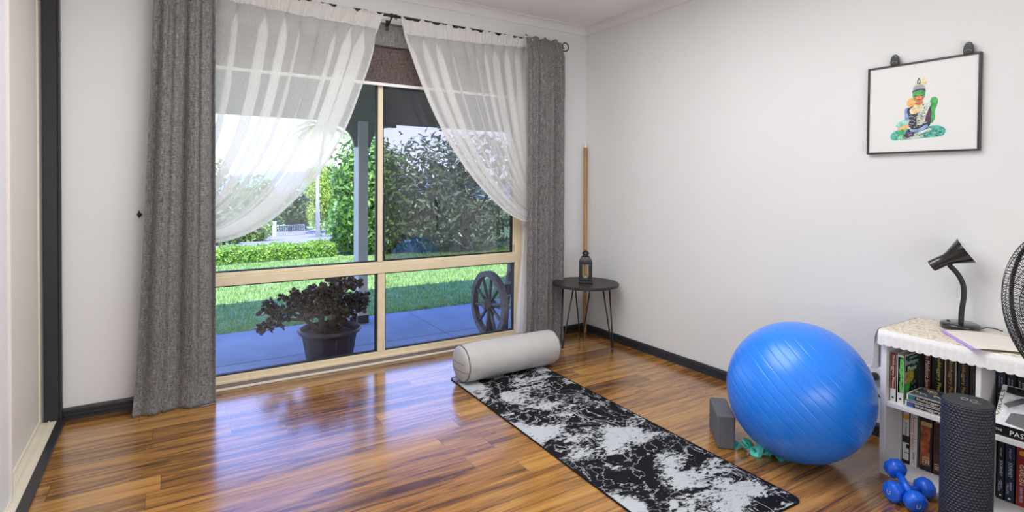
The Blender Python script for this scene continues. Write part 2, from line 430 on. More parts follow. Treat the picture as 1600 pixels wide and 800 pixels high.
# wardrobe: dark jamb, track, two sliding doors
mb = MB(); mb.box((-.495, YW-.004, 0), (-.437, YW-.02, 2.2)).box((-.437, YW, 0), (XL-.001, YW-.026, 2.2))
struct('trim_3', mb, CHAR, 'charcoal jamb at the end of the wardrobe', 'trim', bevel=.003)
mb = MB(); mb.box((-.515, .35, 0), (-.447, YW-.02, .010)).box((-.478, .35, .010), (-.473, YW-.02, .016)).box((-.507, .35, .010), (-.502, YW-.02, .016))
struct('trim_4', mb, TRACK, 'cream wardrobe door track', 'trim', bevel=.001)
mb = MB(); mb.box((-.447, .35, 0), (-.412, YW-.016, .012)); struct('trim_5', mb, CHAR, 'charcoal strip along the wardrobe track', 'trim', bevel=.002)
mb = MB(); mb.box((-.57, .36, 2.1), (-.43, YW-.02, 2.2)); struct('trim_6', mb, DOORW, 'cream wardrobe head track cover', 'trim', bevel=.003)
mb = MB(); mb.box((-.53, 2.05, .016), (-.508, 3.352, 2.1)); d1 = struct('door_1', mb, DOORW, 'cream far sliding wardrobe door', 'door')
for nm, a, b in (('door_stile', (-.535, 3.335, .012), (-.502, 3.362, 2.1)), ('door_rail', (-.535, 2.05, .016), (-.502, 3.335, .03))):
    MB().box(a, b).build(nm, TRACK, d1, bevel=.002)
mb = MB(); mb.box((-.50, 1.2, .016), (-.476, 2.585, 2.1)); d2 = struct('door_2', mb, WALL, 'white near sliding wardrobe door', 'door')
MB().box((-.502, 2.585, .012), (-.468, 2.603, 2.1)).build('door_stile', DOORW, d2, bevel=.002)

# ---------------------------------------------------------------- window
Y0, Y1 = 3.435, 3.485
win = tag(MB().box((WX0, Y0, .030), (WX1, Y1, .070)).box((WX0, Y0-.012, .030), (WX1, Y0, .045))
    .box((WX0, Y0, 2.12), (WX1, Y1, WZ1)).box((WX0, Y0, .07), (WX0+.05, Y1, 2.12))
    .box((WX1-.052, Y0, .07), (WX1, Y1, 2.12)).box((2.168, Y0+.012, .70), (2.186, Y1, 2.12))
    .build('window_1', CREAM, bevel=.003), 'large cream aluminium framed window of four panes', 'window', None, 'structure')
MB().box((WX0+.05, Y0-.004, .575), (WX1-.052, Y1, .628)).box((WX0+.05, Y0+.012, .628), (WX1-.052, Y1, .648)).build('transom', CREAM, win, bevel=.003)
MB().box((1.144, Y0+.005, .648), (1.176, Y1, 2.12)).build('mullion', CREAM, win, bevel=.003)
MB().box((1.145, Y0, .07), (1.192, Y1, .575)).build('mullion', CREAM, win, bevel=.003)
g = MB()
for x0, x1, z0, z1 in ((.152, 1.142, .65, 2.118), (1.178, 2.166, .65, 2.118), (.152, 1.142, .072, .573), (1.194, 2.181, .072, .573)):
    for a, b in (((x0, 3.45, z0), (x1, 3.475, z0+.006)), ((x0, 3.45, z1-.006), (x1, 3.475, z1)), ((x0, 3.45, z0), (x0+.006, 3.475, z1)), ((x1-.008, 3.45, z0), (x1, 3.475, z1))): g.box(a, b)
g.build('gasket', GASKET, win)
for (x0, x1, z0, z1), mt in (((.15, 1.144, .648, 2.12), GLASS), ((.15, 1.145, .07, .575), GLASS), ((1.192, 2.183, .07, .575), GLASS), ((1.176, 2.168, .648, 2.12), GLASSD)):
    MB().box((x0, 3.461, z0), (x1, 3.465, z1)).build('pane', mt, win)
MB().add([(1.176, 3.481, .648), (2.168, 3.481, .648), (2.168, 3.481, 2.12), (1.176, 3.481, 2.12)], [(0, 1, 2, 3)]).build('insect_screen', SCREEN, win)
MB().box((1.178, 3.448, .66), (1.196, 3.456, 1.08)).build('sash_pull', BLACKP, win, bevel=.002)
mb = MB(); mb.box((WX0, YW+.018, 0), (WX1, YW+.035, .012)); struct('trim_7', mb, TRACK, 'pale timber bead at the foot of the window', 'trim', bevel=.003)
mb = MB(); mb.box((WX0, YW+.035, 0), (WX1, Y0+.05, .031)); struct('trim_8', mb, mk('grey_sill', (.20, .17, .16), .6), 'grey sill strip beneath the window frame', 'trim')

# ================================================================= OUTSIDE SETTING
ZG = -.10
mb = MB(); mb.box((-6, YW+TH, ZG-.15), (9, 5.08, ZG)); struct('porch_slab', mb, CONC, 'blue grey concrete porch slab', 'porch')
mb = MB(); mb.box((-6, 4.2, ZG), (9, 4.206, ZG+.001)).box((1.98, 3.6, ZG), (1.986, 5.08, ZG+.001)); struct('porch_joint', mb, mk('slab_joint', (.16, .16, .18), .9), 'thin control joint in the porch slab', 'joint')
# porch roof, sloping ceiling, beam
mb = MB(); mb.prism([(YW+TH, 2.42), (5.35, 1.98), (5.35, 2.06), (YB-.6, 3.2), (YB-.6, 2.5), (YW, 2.5)], -7, 10, lambda p, q, t: (t, p, q))
struct('porch_roof', mb, PCEIL, 'pale sloping porch ceiling', 'roof')
mb = MB(); mb.box((-6, 4.87, 1.69), (9, 4.95, 2.06)); struct('porch_beam', mb, OLIVE, 'olive grey beam at the porch edge', 'beam', bevel=.004)
mb = MB(); mb.box((-6, YW+.01, 2.2), (-.9, YW+TH, 2.6)).box((XW+.1, YW+.01, -.1), (9, YW+TH, 2.6)).box((-6, YW+.01, -.1), (-.9, YW+TH, 2.2))
struct('wall_outside', mb, mk('outside_brick_render', (.45, .40, .36), .9), 'outer house wall beside the window', 'wall')
def lawn_z(x, y): return ZG if y < 10.5 else ZG-(y-10.5)*.0833 if y < 40 else ZG-29.5*.0833
ys = [4.9, 6, 7, 8, 9, 10, 10.5, 14, 20, 26, 32, 40, 60, 120]
mb = MB(); vs = [(x, y, lawn_z(x, y)-.005) for y in ys for x in (-60, -8, 0, 4, 9, 20, 90)]
mb.add(vs, [(j*7+i, j*7+i+1, (j+1)*7+i+1, (j+1)*7+i) for j in range(len(ys)-1) for i in range(6)])
struct('lawn', mb, GRASSB, 'green lawn beyond the porch', 'lawn', loc=(0, 0, 0))
dr = [(-4, 10.45, 15, 11.5), (-4, 13, 15, 12), (2.5, 20, 12, 20), (4.2, 26, 12, 26), (6, 34, 12, 34), (-20, 40, 40, 40), (-20, 46, 40, 46)]
mb = MB(); vs = []
for i, (xa, y, xb, _) in enumerate([(-6, 10.5, 3, 0), (-3, 13, 6, 0), (1.2, 20, 6.2, 0), (3.1, 26, 7.4, 0), (4.9, 33, 9.2, 0), (5.6, 37, 12, 0), (5.4, 40, 14, 0), (5.4, 44, 14, 0)]):
    for x in (xa, xb): vs.append((x, y, lawn_z(x, y)+.012))
mb.add(vs, [(2*i, 2*i+1, 2*i+3, 2*i+2) for i in range(7)]); struct('driveway', mb, DRIVE, 'pale gravel driveway running down to the gate', 'driveway')
mb = MB()
hx = [(-120+4*i) for i in range(90)]
hz = [1.0+2.6*math.exp(-((x-32)/20)**2)+2.2*math.exp(-((x-70)/14)**2)+.5*sin(x*.31)+.35*sin(x*.83+1) + 3*math.exp(-((x+20)/25)**2) for x in hx]
vs = [(x, 150+abs(x)*.05, -8) for x in hx]+[(x, 158+abs(x)*.05, z) for x, z in zip(hx, hz)]+[(x, 185, z-2) for x, z in zip(hx, hz)]
N = len(hx); mb.add(vs, [(i, i+1, N+i+1, N+i) for i in range(N-1)]+[(N+i, N+i+1, 2*N+i+1, 2*N+i) for i in range(N-1)])
struct('hills', mb, HILL, 'hazy blue hills on the horizon', 'hill', smooth=True)

# ================================================================= BIG INDOOR OBJECTS
# ---- bookcase
SX0, SX1 = 2.44, 2.785; ST = .582
T = .021
bc = thing('bookcase', (2.61, .62, 0), 'low white open bookcase under the lace cloth against the right wall', 'bookcase')
ye = 1.085; comp = .286
ydiv = [ye-T-comp-.015, ye-T-2*comp-.015*1-T]           # divider low edge, far end panel low edge
yend = .762-comp-T
MB().box((SX0, ye-T, 0), (SX1, ye, ST-T)).build('side_panel', SHELFW, bc, bevel=.0015)
MB().box((SX0, yend, 0), (SX1, yend+T, ST-T)).build('side_panel', SHELFW, bc, bevel=.0015)
MB().box((SX0, .762, .014), (SX1-.006, .777, ST-T)).build('divider', SHELFW, bc, bevel=.0015)
MB().box((SX0, yend, ST-T), (SX1, ye, ST)).build('top_panel', SHELFW, bc, bevel=.0015)
MB().box((SX0, yend+T, 0), (SX1-.006, ye-T, .014)).build('bottom_panel', SHELFW, bc, bevel=.001)
for a, b in ((.777, ye-T), (yend+T, .762)):
    MB().box((SX0, a, .279), (SX1-.006, b, .297)).build('shelf', SHELFW, bc, bevel=.0015)
MB().box((SX1-.006, yend+T, .0), (SX1-.001, ye-T, ST-T)).build('back_panel', SHELFW, bc)

# ---- exercise ball, ribbed
BR = .2865; BC = Vector((2.287, 1.334, BR-.004))
ax = (RT*.66+Vector((0, 0, 1))*.70+_f*-.25).normalized()
q = ax.to_track_quat('Z', 'Y').to_matrix().to_4x4(); prof = []
nl = 25; lats = []
for i in range(nl+1):
    th = pi*i/nl
    for d, dip in ((-.016, 0), (-.007, .0001), (0, .0016), (.007, .0001), (.016, 0)):
        t = th+d
        if 0 < i < nl and .15 < t < pi-.15: lats.append((t, dip))
    if i < nl: lats.append((th+pi/nl/2, -.0002))
lats = sorted(lats); prof = [(0, -BR)]+[((BR-dp)*sin(t), -(BR-dp)*cos(t)) for t, dp in lats]+[(0, BR)]
mb = MB(); mb.lathe(prof, 96, Matrix.Translation(BC) @ q)
mb.v = [(x, y, max(z, 0.0)) for x, y, z in mb.v]
tag(mb.build('exercise_ball', BALL, smooth=True, loc=(BC.x, BC.y, 0)), 'large blue ribbed exercise ball on the floor beside the bookcase', 'exercise ball')

# ---- yoga mat
ang = radians(-1.3); MC = Vector((1.695, 2.035, 0)); Rm = Matrix.Translation(MC) @ Matrix.Rotation(ang, 4, 'Z')
def rrect(w, l, r, n=6):
    p = []
    for cx, cy, a0 in ((w/2-r, l/2-r, 0), (-w/2+r, l/2-r, pi/2), (-w/2+r, -l/2+r, pi), (w/2-r, -l/2+r, 1.5*pi)):
        for i in range(n+1): a = a0+i/n*pi/2; p.append((cx+r*cos(a), cy+r*sin(a)))
    return p
ym = thing('yoga_mat', MC, 'black and pale grey marbled yoga mat lying on the timber floor', 'yoga mat')
mo = MB().prism(rrect(.592, 1.792, .028), .0, .0045, lambda p, q, t: Rm @ Vector((p, q, t))).build('mat_sheet', MATP, ym)
MB().tube([Rm @ Vector((p, q, .0032)) for p, q in rrect(.598, 1.798, .032)], .0036, 6, closed=True).build('stitched_edge', MATEDGE, ym)

# ---- bolster
bo = thing('bolster_cushion', (1.77, 2.84, .005), 'grey cylindrical bolster cushion across the far end of the yoga mat', 'cushion')
Rb = .107; ZB = .1145
Mb = Matrix.Translation((1.765, 2.845, ZB)) @ Matrix.Rotation(radians(1.5), 4, 'Z') @ Matrix.Rotation(pi/2, 4, 'Y')
mb = MB(); nL, nS = 28, 56; L2 = .325; vs = []
for i in range(nL+1):
    z = -L2+2*L2*i/nL; e = abs(z)/L2
    for k in range(nS):
        a = 2*pi*k/nS
        r = Rb*(1-.05*max(0, e-.8)/.2) + .0018*sin(k*5.1+i*.7)*(e**6) + .0014*sin(a*3+z*9)
        p = Vector((r*cos(a), r*sin(a), z)); vs.append(Mb @ p)
mb.add(vs, [(i*nS+k, i*nS+(k+1) % nS, (i+1)*nS+(k+1) % nS, (i+1)*nS+k) for i in range(nL) for k in range(nS)])
mb.v = [(x, y, max(z, .0065)) for x, y, z in mb.v]
mb.build('cushion_cover', BOLST, bo, smooth=True)
for sg in (-1, 1):
    prof = [(Rb*.955, 0), (Rb*.90, .009), (Rb*.7, .017), (Rb*.4, .022), (0, .024)]
    E_ = MB().lathe(prof, 48, Mb @ Matrix.Translation((0, 0, sg*L2)) @ (Matrix.Scale(sg, 4, (0, 0, 1))))
    ec = E_.build('end_panel', BOLST, bo, smooth=True)
    MB().tube([Mb @ Vector((Rb*.965*cos(t*2*pi/48), Rb*.965*sin(t*2*pi/48), sg*(L2-.001))) for t in range(48)], .0032, 6, closed=True).build('piping', PIPING, bo, smooth=True)
    for off in (-.02, .024):   # seams across the end panel and its carrying strap
        pts = []
        for t in range(13):
            s_ = -1+2*t/12; w = Rb*.9*s_*sqrt(max(0, 1-(off/Rb)**2)); rr = min(1, sqrt(w*w+off*off)/Rb)
            h = .0245*(1-rr**2.6)+.001
            pts.append(Mb @ Vector((-off+.012, w, sg*(L2+h))))
        MB().tube(pts, .0016, 5).build('strap_seam', PIPING, ec)

# ---- foam roller standing on end
FR = Vector((2.245, .735, 0)); RH, RR = .45, .0705
ro = thing('foam_roller', FR, 'dark navy dimpled foam roller standing on end before the bookcase', 'foam roller')
nS, nZ = 320, 384; vs = []
mb = MB()
for j in range(nZ+1):
    z = RH*j/nZ
    for k in range(nS):
        a = 2*pi*k/nS
        row = int(z/RH*48); bx = sin(a*40+pi*(row % 2))*.5+.5; bz = abs(sin(z/RH*pi*48)); d = .0026*min(1, 1.6*(abs(bx)*bz)**.8)
        edge = min(1, (RH-z)/.006, z/.006+.3)
        r = (RR-.0026+d)*1.0 if 0.004 < z < RH-.004 else RR-.003
        vs.append(FR+Vector((r*cos(a), r*sin(a), z)))
mb.add(vs, [(j*nS+k, j*nS+(k+1) % nS, (j+1)*nS+(k+1) % nS, (j+1)*nS+k) for j in range(nZ) for k in range(nS)])
mb.build('foam_body', ROLLER, ro, smooth=True)
cap = MB().lathe([(RR-.003, 0), (RR-.0045, .0015), (0, .0015)], 64, center=(FR.x, FR.y, RH)).build('end_face', ROLLTOP, ro)
# printed mark on the end face
vd = Vector((FR.x, FR.y, 0)).normalized(); rr_ = Vector((vd.y, -vd.x, 0))
pr = MB()
for sx in (-.012, .012):
    pts = [FR+Vector((0, 0, RH+.0018))+rr_*(sx+.009*cos(t*pi/10)+.004)+vd*(.013*sin(t*pi/10)+.006-sx*.3) for t in range(20)]
    pr.tube(pts, .0022, 4, closed=True)
pr.tube([FR+Vector((0, 0, RH+.0018))+rr_*.012-vd*.020, FR+Vector((0, 0, RH+.0018))+rr_*.036-vd*.012], .0014, 4)
pr.build('printed_mark', ROLLPR, cap)

# ---- curtains
ROD_Y, ROD_Z = 3.305, 2.188
rod = thing('curtain_rod', (1.2, ROD_Y, ROD_Z), 'black curtain rod with scroll ends above the window', 'curtain rod')
MB().tube([(-.12, ROD_Y, ROD_Z), (2.49, ROD_Y, ROD_Z)], .009, 12).build('pole', BLACK, rod, smooth=True)
for sg, x0 in ((1, 2.487), (-1, -.117)):
    pts = []
    for i in range(40):
        t = i/39; a = -pi*.80+t*pi*2.15; r = .040-.020*t
        pts.append(Vector((x0+sg*(.040+r*cos(a)), ROD_Y, ROD_Z-.005+r*sin(a)*.95)))
    pts = [Vector((x0, ROD_Y, ROD_Z))]+pts
    MB().tube(pts, .0045, 8).build('scroll_finial', BLACK, rod, smooth=True)
for bx in (1.182, 2.44, -.06):
    m2 = MB(); m2.tube([(bx, YW, ROD_Z-.04), (bx, YW-.03, ROD_Z-.04), (bx, ROD_Y, ROD_Z-.012)], .005, 8).box((bx-.010, YW-.005, ROD_Z-.075), (bx+.010, YW, ROD_Z-.01))
    m2.lathe([(.013, -.009), (.014, 0), (.013, .009)], 14, Matrix.Translation((bx, ROD_Y, ROD_Z)) @ Matrix.Rotation(pi/2, 4, 'Y'))
    m2.build('bracket', BLACK, rod, smooth=True, angle=.6)
for bx in (1.205, 1.215):
    MB().tube([(bx+.004*sin(t), ROD_Y+.014*cos(t*pi/8), ROD_Z-.004+.016*sin(t*pi/8)) for t in range(16)], .0016, 6, closed=True).build('ring', BLACK, rod)

def grey_curtain(name, tl, tr, bl, br, label, seed, flare, y_top=3.252, y_bot=3.250):
    rg = random.Random(seed); ph = [rg.uniform(0, 6.28) for _ in range(6)]
    NU, NV = 130, 120
    def pt(u, v):
        z = 2.2065*(1-v)+.002
        s = v**1.15
        x0 = tl+(bl-tl)*(s + flare*.35*math.sin(min(1, max(0, (v-.9)/.1))*pi/2)*.3); x1 = tr+(br-tr)*s
        uu = u+.010*sin(9*u*2*pi/2+ph[0])*min(1, v*4)
        x = x0+(x1-x0)*uu
        amp = .010+.020*min(1, v*3)
        f = (sin(u*2*pi*2.3+ph[1]+.5*v)+.55*sin(u*2*pi*4.7+ph[2]-.9*v)+(.16+.3*max(0, 1-v*3))*sin(u*2*pi*9.7+ph[3]))*(1-.45*max(0, (v-.8)/.2))
        y = y_top+(y_bot-y_top)*v-amp*f*.75
        if v < .055:                                            # gathered heading
            g_ = (1-v/.055); y = y*(1-g_)+(ROD_Y-.013-.006*sin(u*60+ph[4]))*g_; z += .010*g_*sin(u*23+ph[5])
        if v > .94: 
            k = (v-.94)/.06; y -= .022*k*k*(.7+.3*sin(u*5+ph[2]))
        ed = min(u, 1-u)
        if ed < .02: y += .004*(1-ed/.02)
        hem = -.003*math.exp(-((v-.945)/.004)**2)
        return (x, y-.002*sin(v*38+u*8)-hem, z)
    o = MB().grid(NU, NV, pt).build(name, GREYC, smooth=True, solid=.003)
    return tag(o, label, 'curtain', 'grey side curtains')
grey_curtain('grey_curtain', -.048, .219, -.140, .219, 'long heather grey curtain at the left end of the rod beside the wardrobe wall', 3, 1)
grey_curtain('grey_curtain', 2.165, 2.485, 2.165, 2.49, 'long heather grey curtain at the right end of the rod beside the corner table', 8, 0)

def interp(poly, t):
    d = [0]
    for a, b in zip(poly, poly[1:]): d.append(d[-1]+math.dist(a, b))
    t = min(max(t, 0), 1)*d[-1]
    for i in range(len(poly)-1):
        if t <= d[i+1]+1e-9:
            k = (t-d[i])/(d[i+1]-d[i]); return tuple(p+(q-p)*k for p, q in zip(poly[i], poly[i+1]))
    return poly[-1]
def smooth_poly(p, it=3):
    for _ in range(it):
        q = [p[0]]
        for a, b in zip(p, p[1:]):
            q += [tuple(.75*x+.25*y for x, y in zip(a, b)), tuple(.25*x+.75*y for x, y in zip(a, b))]
        p = q+[p[-1]]
    return p
def sheer_curtain(name, edge, outer_x, tie, label, seed, npl):
    rg = random.Random(seed); ph = [rg.uniform(0, 6.28) for _ in range(8)]
    E1 = smooth_poly(edge+[tie]); E0 = [(outer_x, 2.20), (outer_x, 1.6), (tie[0], tie[1]+.18)]
    E0 = smooth_poly(E0); NU, NV = 420, 70
    sgn = 1 if edge[0][0] > outer_x else -1
    def pt(u, v):
        phi = u*npl*2*pi+1.3*sin(u*7+ph[0])+.8*sin(u*17+ph[1])
        k = min(1, max(0, (v-.03)/.10))
        over = (2.2+1.2*sin(u*11+ph[2])+1.3*v)*k
        uu = u+over*sin(phi+.8*v)/(npl*2*pi)
        # keep the free edge clean
        uu = uu*(1-max(0, (u-.97)/.03))+u*max(0, (u-.97)/.03); uu = max(-.02, uu)
        w = uu+.10*sin(pi*min(1, max(0, uu)))*v*0
        a = interp(E0, v); b = interp(E1, v)
        x = a[0]+(b[0]-a[0])*w; z = a[1]+(b[1]-a[1])*w
        # cloth hangs: middle paths sag below the straight blend
        z -= .05*sin(pi*min(1, max(0, w)))*sin(pi*v)
        y = 3.328-.014*cos(phi+.8*v)*(.35+.65*k)+.006*sin(u*31+ph[3])*k - .016*sin(pi*v)
        if v < .07:
            g_ = 1-v/.07; z += g_*(-.011+.009*sin(u*41+ph[4])+.007*sin(u*97+ph[5])); y = y*(1-g_)+(3.290+.004*sin(u*150))*g_
        return (x, y, z)
    root = thing(name, (edge[0][0], 3.33, .8), label, 'curtain', 'white sheer curtains')
    mb = MB().grid(NU, NV, pt)
    mb.build('voile_panel', SHEER, root, smooth=True)
    # gathered heading band, a second layer of cloth at the top
    def hd(u, v):
        p = pt(u, v*.055); return (p[0], p[1]-.008-.003*sin(u*260), p[2]+.001)
    MB().grid(420, 8, hd).build('gathered_heading', HEADER, root, smooth=True)
    # rolled hem down the free edge
    MB().grid(2, 70, lambda u, v: tuple(Vector(pt(.985+.0155*u, v))+Vector((0, -.004, 0)))).build('edge_hem', HEADER, root, smooth=True)
    return root, pt
LE = [(1.123, 2.198), (1.056, 1.915), (.998, 1.754), (.914, 1.518), (.828, 1.344), (.72, 1.181), (.598, 1.045), (.481, .94), (.352, .867), (.229, .832)]
REd = [(1.234, 2.185), (1.302, 1.987), (1.368, 1.813), (1.457, 1.615), (1.572, 1.414), (1.715, 1.226), (1.89, 1.052), (2.021, .952), (2.139, .89)]
s1, _p = sheer_curtain('sheer_curtain', LE, .10, (.05, .83), 'white sheer curtain swept to the left over the window', 21, 10)
s2, _p = sheer_curtain('sheer_curtain', REd, 2.25, (2.30, .86), 'white sheer curtain swept to the right over the window', 5, 11)
def tail(u, v):
    return (2.20+.05*u-.060*v*(1-u)+.006*sin(u*14), 3.385-.035+.010*sin(u*20+v*2), .86-.79*v)
MB().grid(20, 20, tail).build('voile_tail', HEADER, s2, smooth=True)
def tail2(u, v): return (.05+.08*u+.006*sin(u*14), 3.35+.010*sin(u*20+v*2), .86-.79*v)
MB().grid(20, 20, tail2).build('voile_tail', HEADER, s1, smooth=True)

# ---- blind
bl = thing('roman_blind', (1.17, 3.42, 1.77), 'half raised brown grey fabric blind behind the sheer curtains', 'blind')
MB().box((.13, 3.400, 2.021), (2.215, 3.424, 2.155)).build('pelmet', BLINDG, bl, bevel=.004)
MB().grid(60, 12, lambda u, v: (.14+2.065*u, 3.417-.004*sin(v*pi*2), 2.03-.24*v)).build('cloth', BLIND, bl, solid=.003)
MB().box((.135, 3.409, 1.770), (2.21, 3.422, 1.790)).build('bottom_bar', WHITEP, bl, bevel=.003)
MB().box((.13, 3.399, 2.015), (2.215, 3.401, 2.021)).build('pelmet_edge', BLACKP, bl)
# curtain tie hooks
for x, z, lb in ((-.118, .985, 'small black curtain tie hook on the wall left of the left curtain'), (2.515, .975, 'small black curtain tie hook on the wall right of the right curtain')):
    h = thing('tie_hook', (x, YW, z), lb, 'hook', 'curtain tie hooks')
    MB().lathe([(.011, 0), (.010, .004), (0, .006)], 16, Matrix.Translation((x, YW, z)) @ Matrix.Rotation(pi/2, 4, 'X')).build('back_plate', BLACK, h)
    MB().tube([(x, YW-.004, z-.006), (x, YW-.03, z-.012), (x, YW-.045, z-.004), (x, YW-.044, z+.012), (x, YW-.034, z+.020)], .004, 8).build('hook_arm', BLACK, h, smooth=True)

# ================================================================= CORNER TABLE, LANTERN, POLE
TC = Vector((2.553, 3.07, 0)); TR = .236; TZ = .45
tb = thing('side_table', TC, 'small round black side table on hairpin legs in the corner', 'table')
MB().lathe([(TR-.008, TZ-.020), (TR, TZ-.017), (TR, TZ-.003), (TR-.003, TZ), (0, TZ)], 72, center=(TC.x, TC.y, 0)).build('table_top', TABLEB, tb, smooth=True, angle=.5)
for i in range(3):
    a = radians(-62+120*i); d = Vector((cos(a), sin(a), 0)); s = Vector((-sin(a), cos(a), 0))
    top = TC+d*.155; foot = TC+d*.205
    P0 = top+s*.062+Vector((0, 0, TZ-.022)); P3 = top-s*.062+Vector((0, 0, TZ-.022))
    pts = [P0]
    for t in range(9):
        b_ = pi*t/8; pts.append(foot+s*.013*cos(b_)+Vector((0, 0, .021-.014*sin(b_))))
    pts.append(P3)
    MB().tube(pts, .0052, 8).build('hairpin_leg', BLACK, tb, smooth=True)
    MB().box((-.085, -.02, TZ-.024), (.085, .02, TZ-.019), Matrix.Translation((top.x, top.y, 0)) @ Matrix.Rotation(a+pi/2, 4, 'Z')).build('leg_plate', BLACK, tb)
LC = Vector((2.549, 3.068, TZ))
la = thing('candle_lantern', LC, 'small black candle lantern on the round side table', 'lantern')
yaw = Matrix.Translation(LC) @ Matrix.Rotation(-YAW-.11, 4, 'Z')
mb = MB(); w = .046
mb.box((-w-.004, -w-.004, 0), (w+.004, w+.004, .014), yaw).box((-w, -w, .014), (w, w, .034), yaw)
mb.build('base', BLACK, la, bevel=.003)
mb = MB(); fw_ = .017
for sx in (-1, 1):
    for sy in (-1, 1):
        mb.box((min(sx*w, sx*(w-fw_-.006)), min(sy*w, sy*(w-fw_-.006)), .034), (max(sx*w, sx*(w-fw_-.006)), max(sy*w, sy*(w-fw_-.006)), .135), yaw)
mb.box((-w, -w, .135), (w, w, .158), yaw)
cage = mb.build('frame', BLACK, la, bevel=.002)
for sx in (-1, 1):
    st = MB()
    for k in range(8): st.lathe([(.0022, 0), (.002, .0012), (0, .002)], 8, yaw @ Matrix.Translation((sx*(w-.011), -w, .042+.012*k)) @ Matrix.Rotation(pi/2, 4, 'X'))
    st.build('rivet_row', BLACK, cage)
mb = MB(); mb.lathe([(.060, .156), (.056, .166), (.040, .186), (.026, .192), (.024, .196)], 4, yaw @ Matrix.Rotation(pi/4, 4, 'Z')); mb.build('roof', BLACK, la, bevel=.002)
mb = MB(); mb.lathe([(.019, .190), (.020, .205), (.027, .206), (.025, .212), (.016, .224), (.006, .230), (0, .231)], 24, yaw); mb.build('chimney_cap', BLACK, la, smooth=True, angle=.6)
mb = MB(); mb.lathe([(.016, .034), (.016, .050), (0, .050)], 20, yaw); mb.build('candle', CANDLE, la, smooth=True, angle=.6)
g = MB()
for rot in (0, pi/2): 
    R_ = yaw @ Matrix.Rotation(rot, 4, 'Z'); g.box((-.028, -w+.004, .036), (.028, -w+.006, .135), R_).box((-.028, w-.006, .036), (.028, w-.004, .135), R_)
g.build('pane', LGLASS, la)
po = thing('wooden_pole', (2.748, 3.318, 0), 'tall wooden pole leaning in the corner behind the side table', 'pole')
a_, b_ = Vector((2.752, 3.314, .003)), Vector((2.783, 3.363, 1.44))
MB().tube([a_, b_], .0135, 16).build('shaft', WOOD, po, smooth=True, angle=.8)
MB().tube([b_-(b_-a_)*.001, b_+(b_-a_).normalized()*.032], .009, 14).build('white_tip', WHITEP, po, smooth=True, angle=.8)

# ================================================================= PICTURE
PX = 2.778
pic = thing('framed_picture', (2.79, 1.1, 1.305), 'black framed print of a colourful seated buddha on the right wall', 'picture')
py0, py1, pz0, pz1 = .889, 1.312, 1.305, 1.704; fw2 = .008
mb = MB()
mb.box((PX, py0, pz0), (XW-.002, py1, pz0+fw2)).box((PX, py0, pz1-fw2), (XW-.002, py1, pz1))
mb.box((PX, py0, pz0+fw2), (XW-.002, py0+fw2, pz1-fw2)).box((PX, py1-fw2, pz0+fw2), (XW-.002, py1, pz1-fw2))
mb.build('frame', CHAR, pic, bevel=.001)
sheet = MB().box((PX+.006, py0+fw2, pz0+fw2), (XW-.004, py1-fw2, pz1-fw2)).build('print_sheet', mk('print_paper', (.74, .74, .72), .5, var=.01), pic)
# the printed figure: flat shapes in print, s to the right, t up, unit = figure width .21 (centre bottom origin)
FIGM = [mk('ink_teal', (.06, .40, .33), .5, var=.5, scale=60), mk('ink_green', (.06, .42, .10), .5, var=.5, scale=50), mk('ink_dark', (.035, .030, .05), .5, var=.5, scale=80),
        mk('ink_orange', (.85, .42, .13), .5, var=.2, scale=50), mk('ink_gold', (.70, .58, .30), .5, var=.4, scale=90), mk('ink_blue', (.22, .36, .66), .5, var=.35, scale=50),
        mk('ink_mauve', (.36, .36, .45), .5, var=.4, scale=120), mk('ink_pale', (.62, .66, .56), .5, var=.45, scale=150), mk('ink_plum', (.10, .035, .08), .5, var=.5, scale=90),
        mk('ink_red', (.60, .13, .07), .5, var=.3, scale=70), mk('ink_mint', (.30, .62, .50), .5, var=.3, scale=60), mk('ink_cream', (.74, .62, .34), .5, var=.3, scale=70)]
fig = MB(); lay = [0]
def shape(mi, pts, smooth_it=1):
    p = [((x-400)/580*.212, (705-y)/640*.252) for x, y in pts]
    if smooth_it:
        for _ in range(smooth_it):
            q = []
            for i in range(len(p)):
                a, b = p[i], p[(i+1) % len(p)]
                q += [(.75*a[0]+.25*b[0], .75*a[1]+.25*b[1]), (.25*a[0]+.75*b[0], .25*a[1]+.75*b[1])]
            p = q
    lay[0] += 1; xx = PX+.0058-.000022*lay[0]
    fig.mat(mi); fig.add([(xx, 1.100-s, 1.368+t*1.03) for s, t in p], [tuple(range(len(p)))])
def circ(mi, cx, cy, rx, ry=None): shape(mi, [(cx+rx*cos(t*pi/8), cy+(ry or rx)*sin(t*pi/8)) for t in range(16)], 0)
circ(11, 435, 98, 32, 36)                                                    # pale disc behind the head
circ(3, 305, 315, 46, 50)                                                    # orange patch at the shoulder
shape(1, [(500, 290), (540, 270), (580, 300), (575, 350), (548, 420), (555, 500), (520, 560), (470, 560), (480, 420)])
shape(5, [(235, 400), (250, 365), (290, 360), (290, 450), (275, 520), (240, 520)])
shape(10, [(145, 550), (180, 510), (240, 490), (280, 520), (270, 570), (190, 590), (145, 565)])
shape(2, [(250, 380), (330, 350), (480, 340), (520, 400), (510, 560), (480, 600), (270, 600), (290, 480)])
shape(8, [(440, 420), (500, 380), (520, 470), (480, 560), (430, 560)])
shape(0, [(85, 690), (90, 640), (150, 600), (260, 590), (400, 600), (420, 660), (330, 700), (200, 712), (110, 715)])
shape(0, [(330, 660), (430, 590), (560, 575), (640, 600), (662, 640), (640, 690), (520, 700), (380, 700)])
shape(0, [(100, 700), (110, 660), (240, 610), (560, 600), (650, 650), (640, 695), (400, 706), (200, 712)])
shape(7, [(240, 690), (300, 655), (420, 640), (440, 690), (380, 702), (280, 706)])
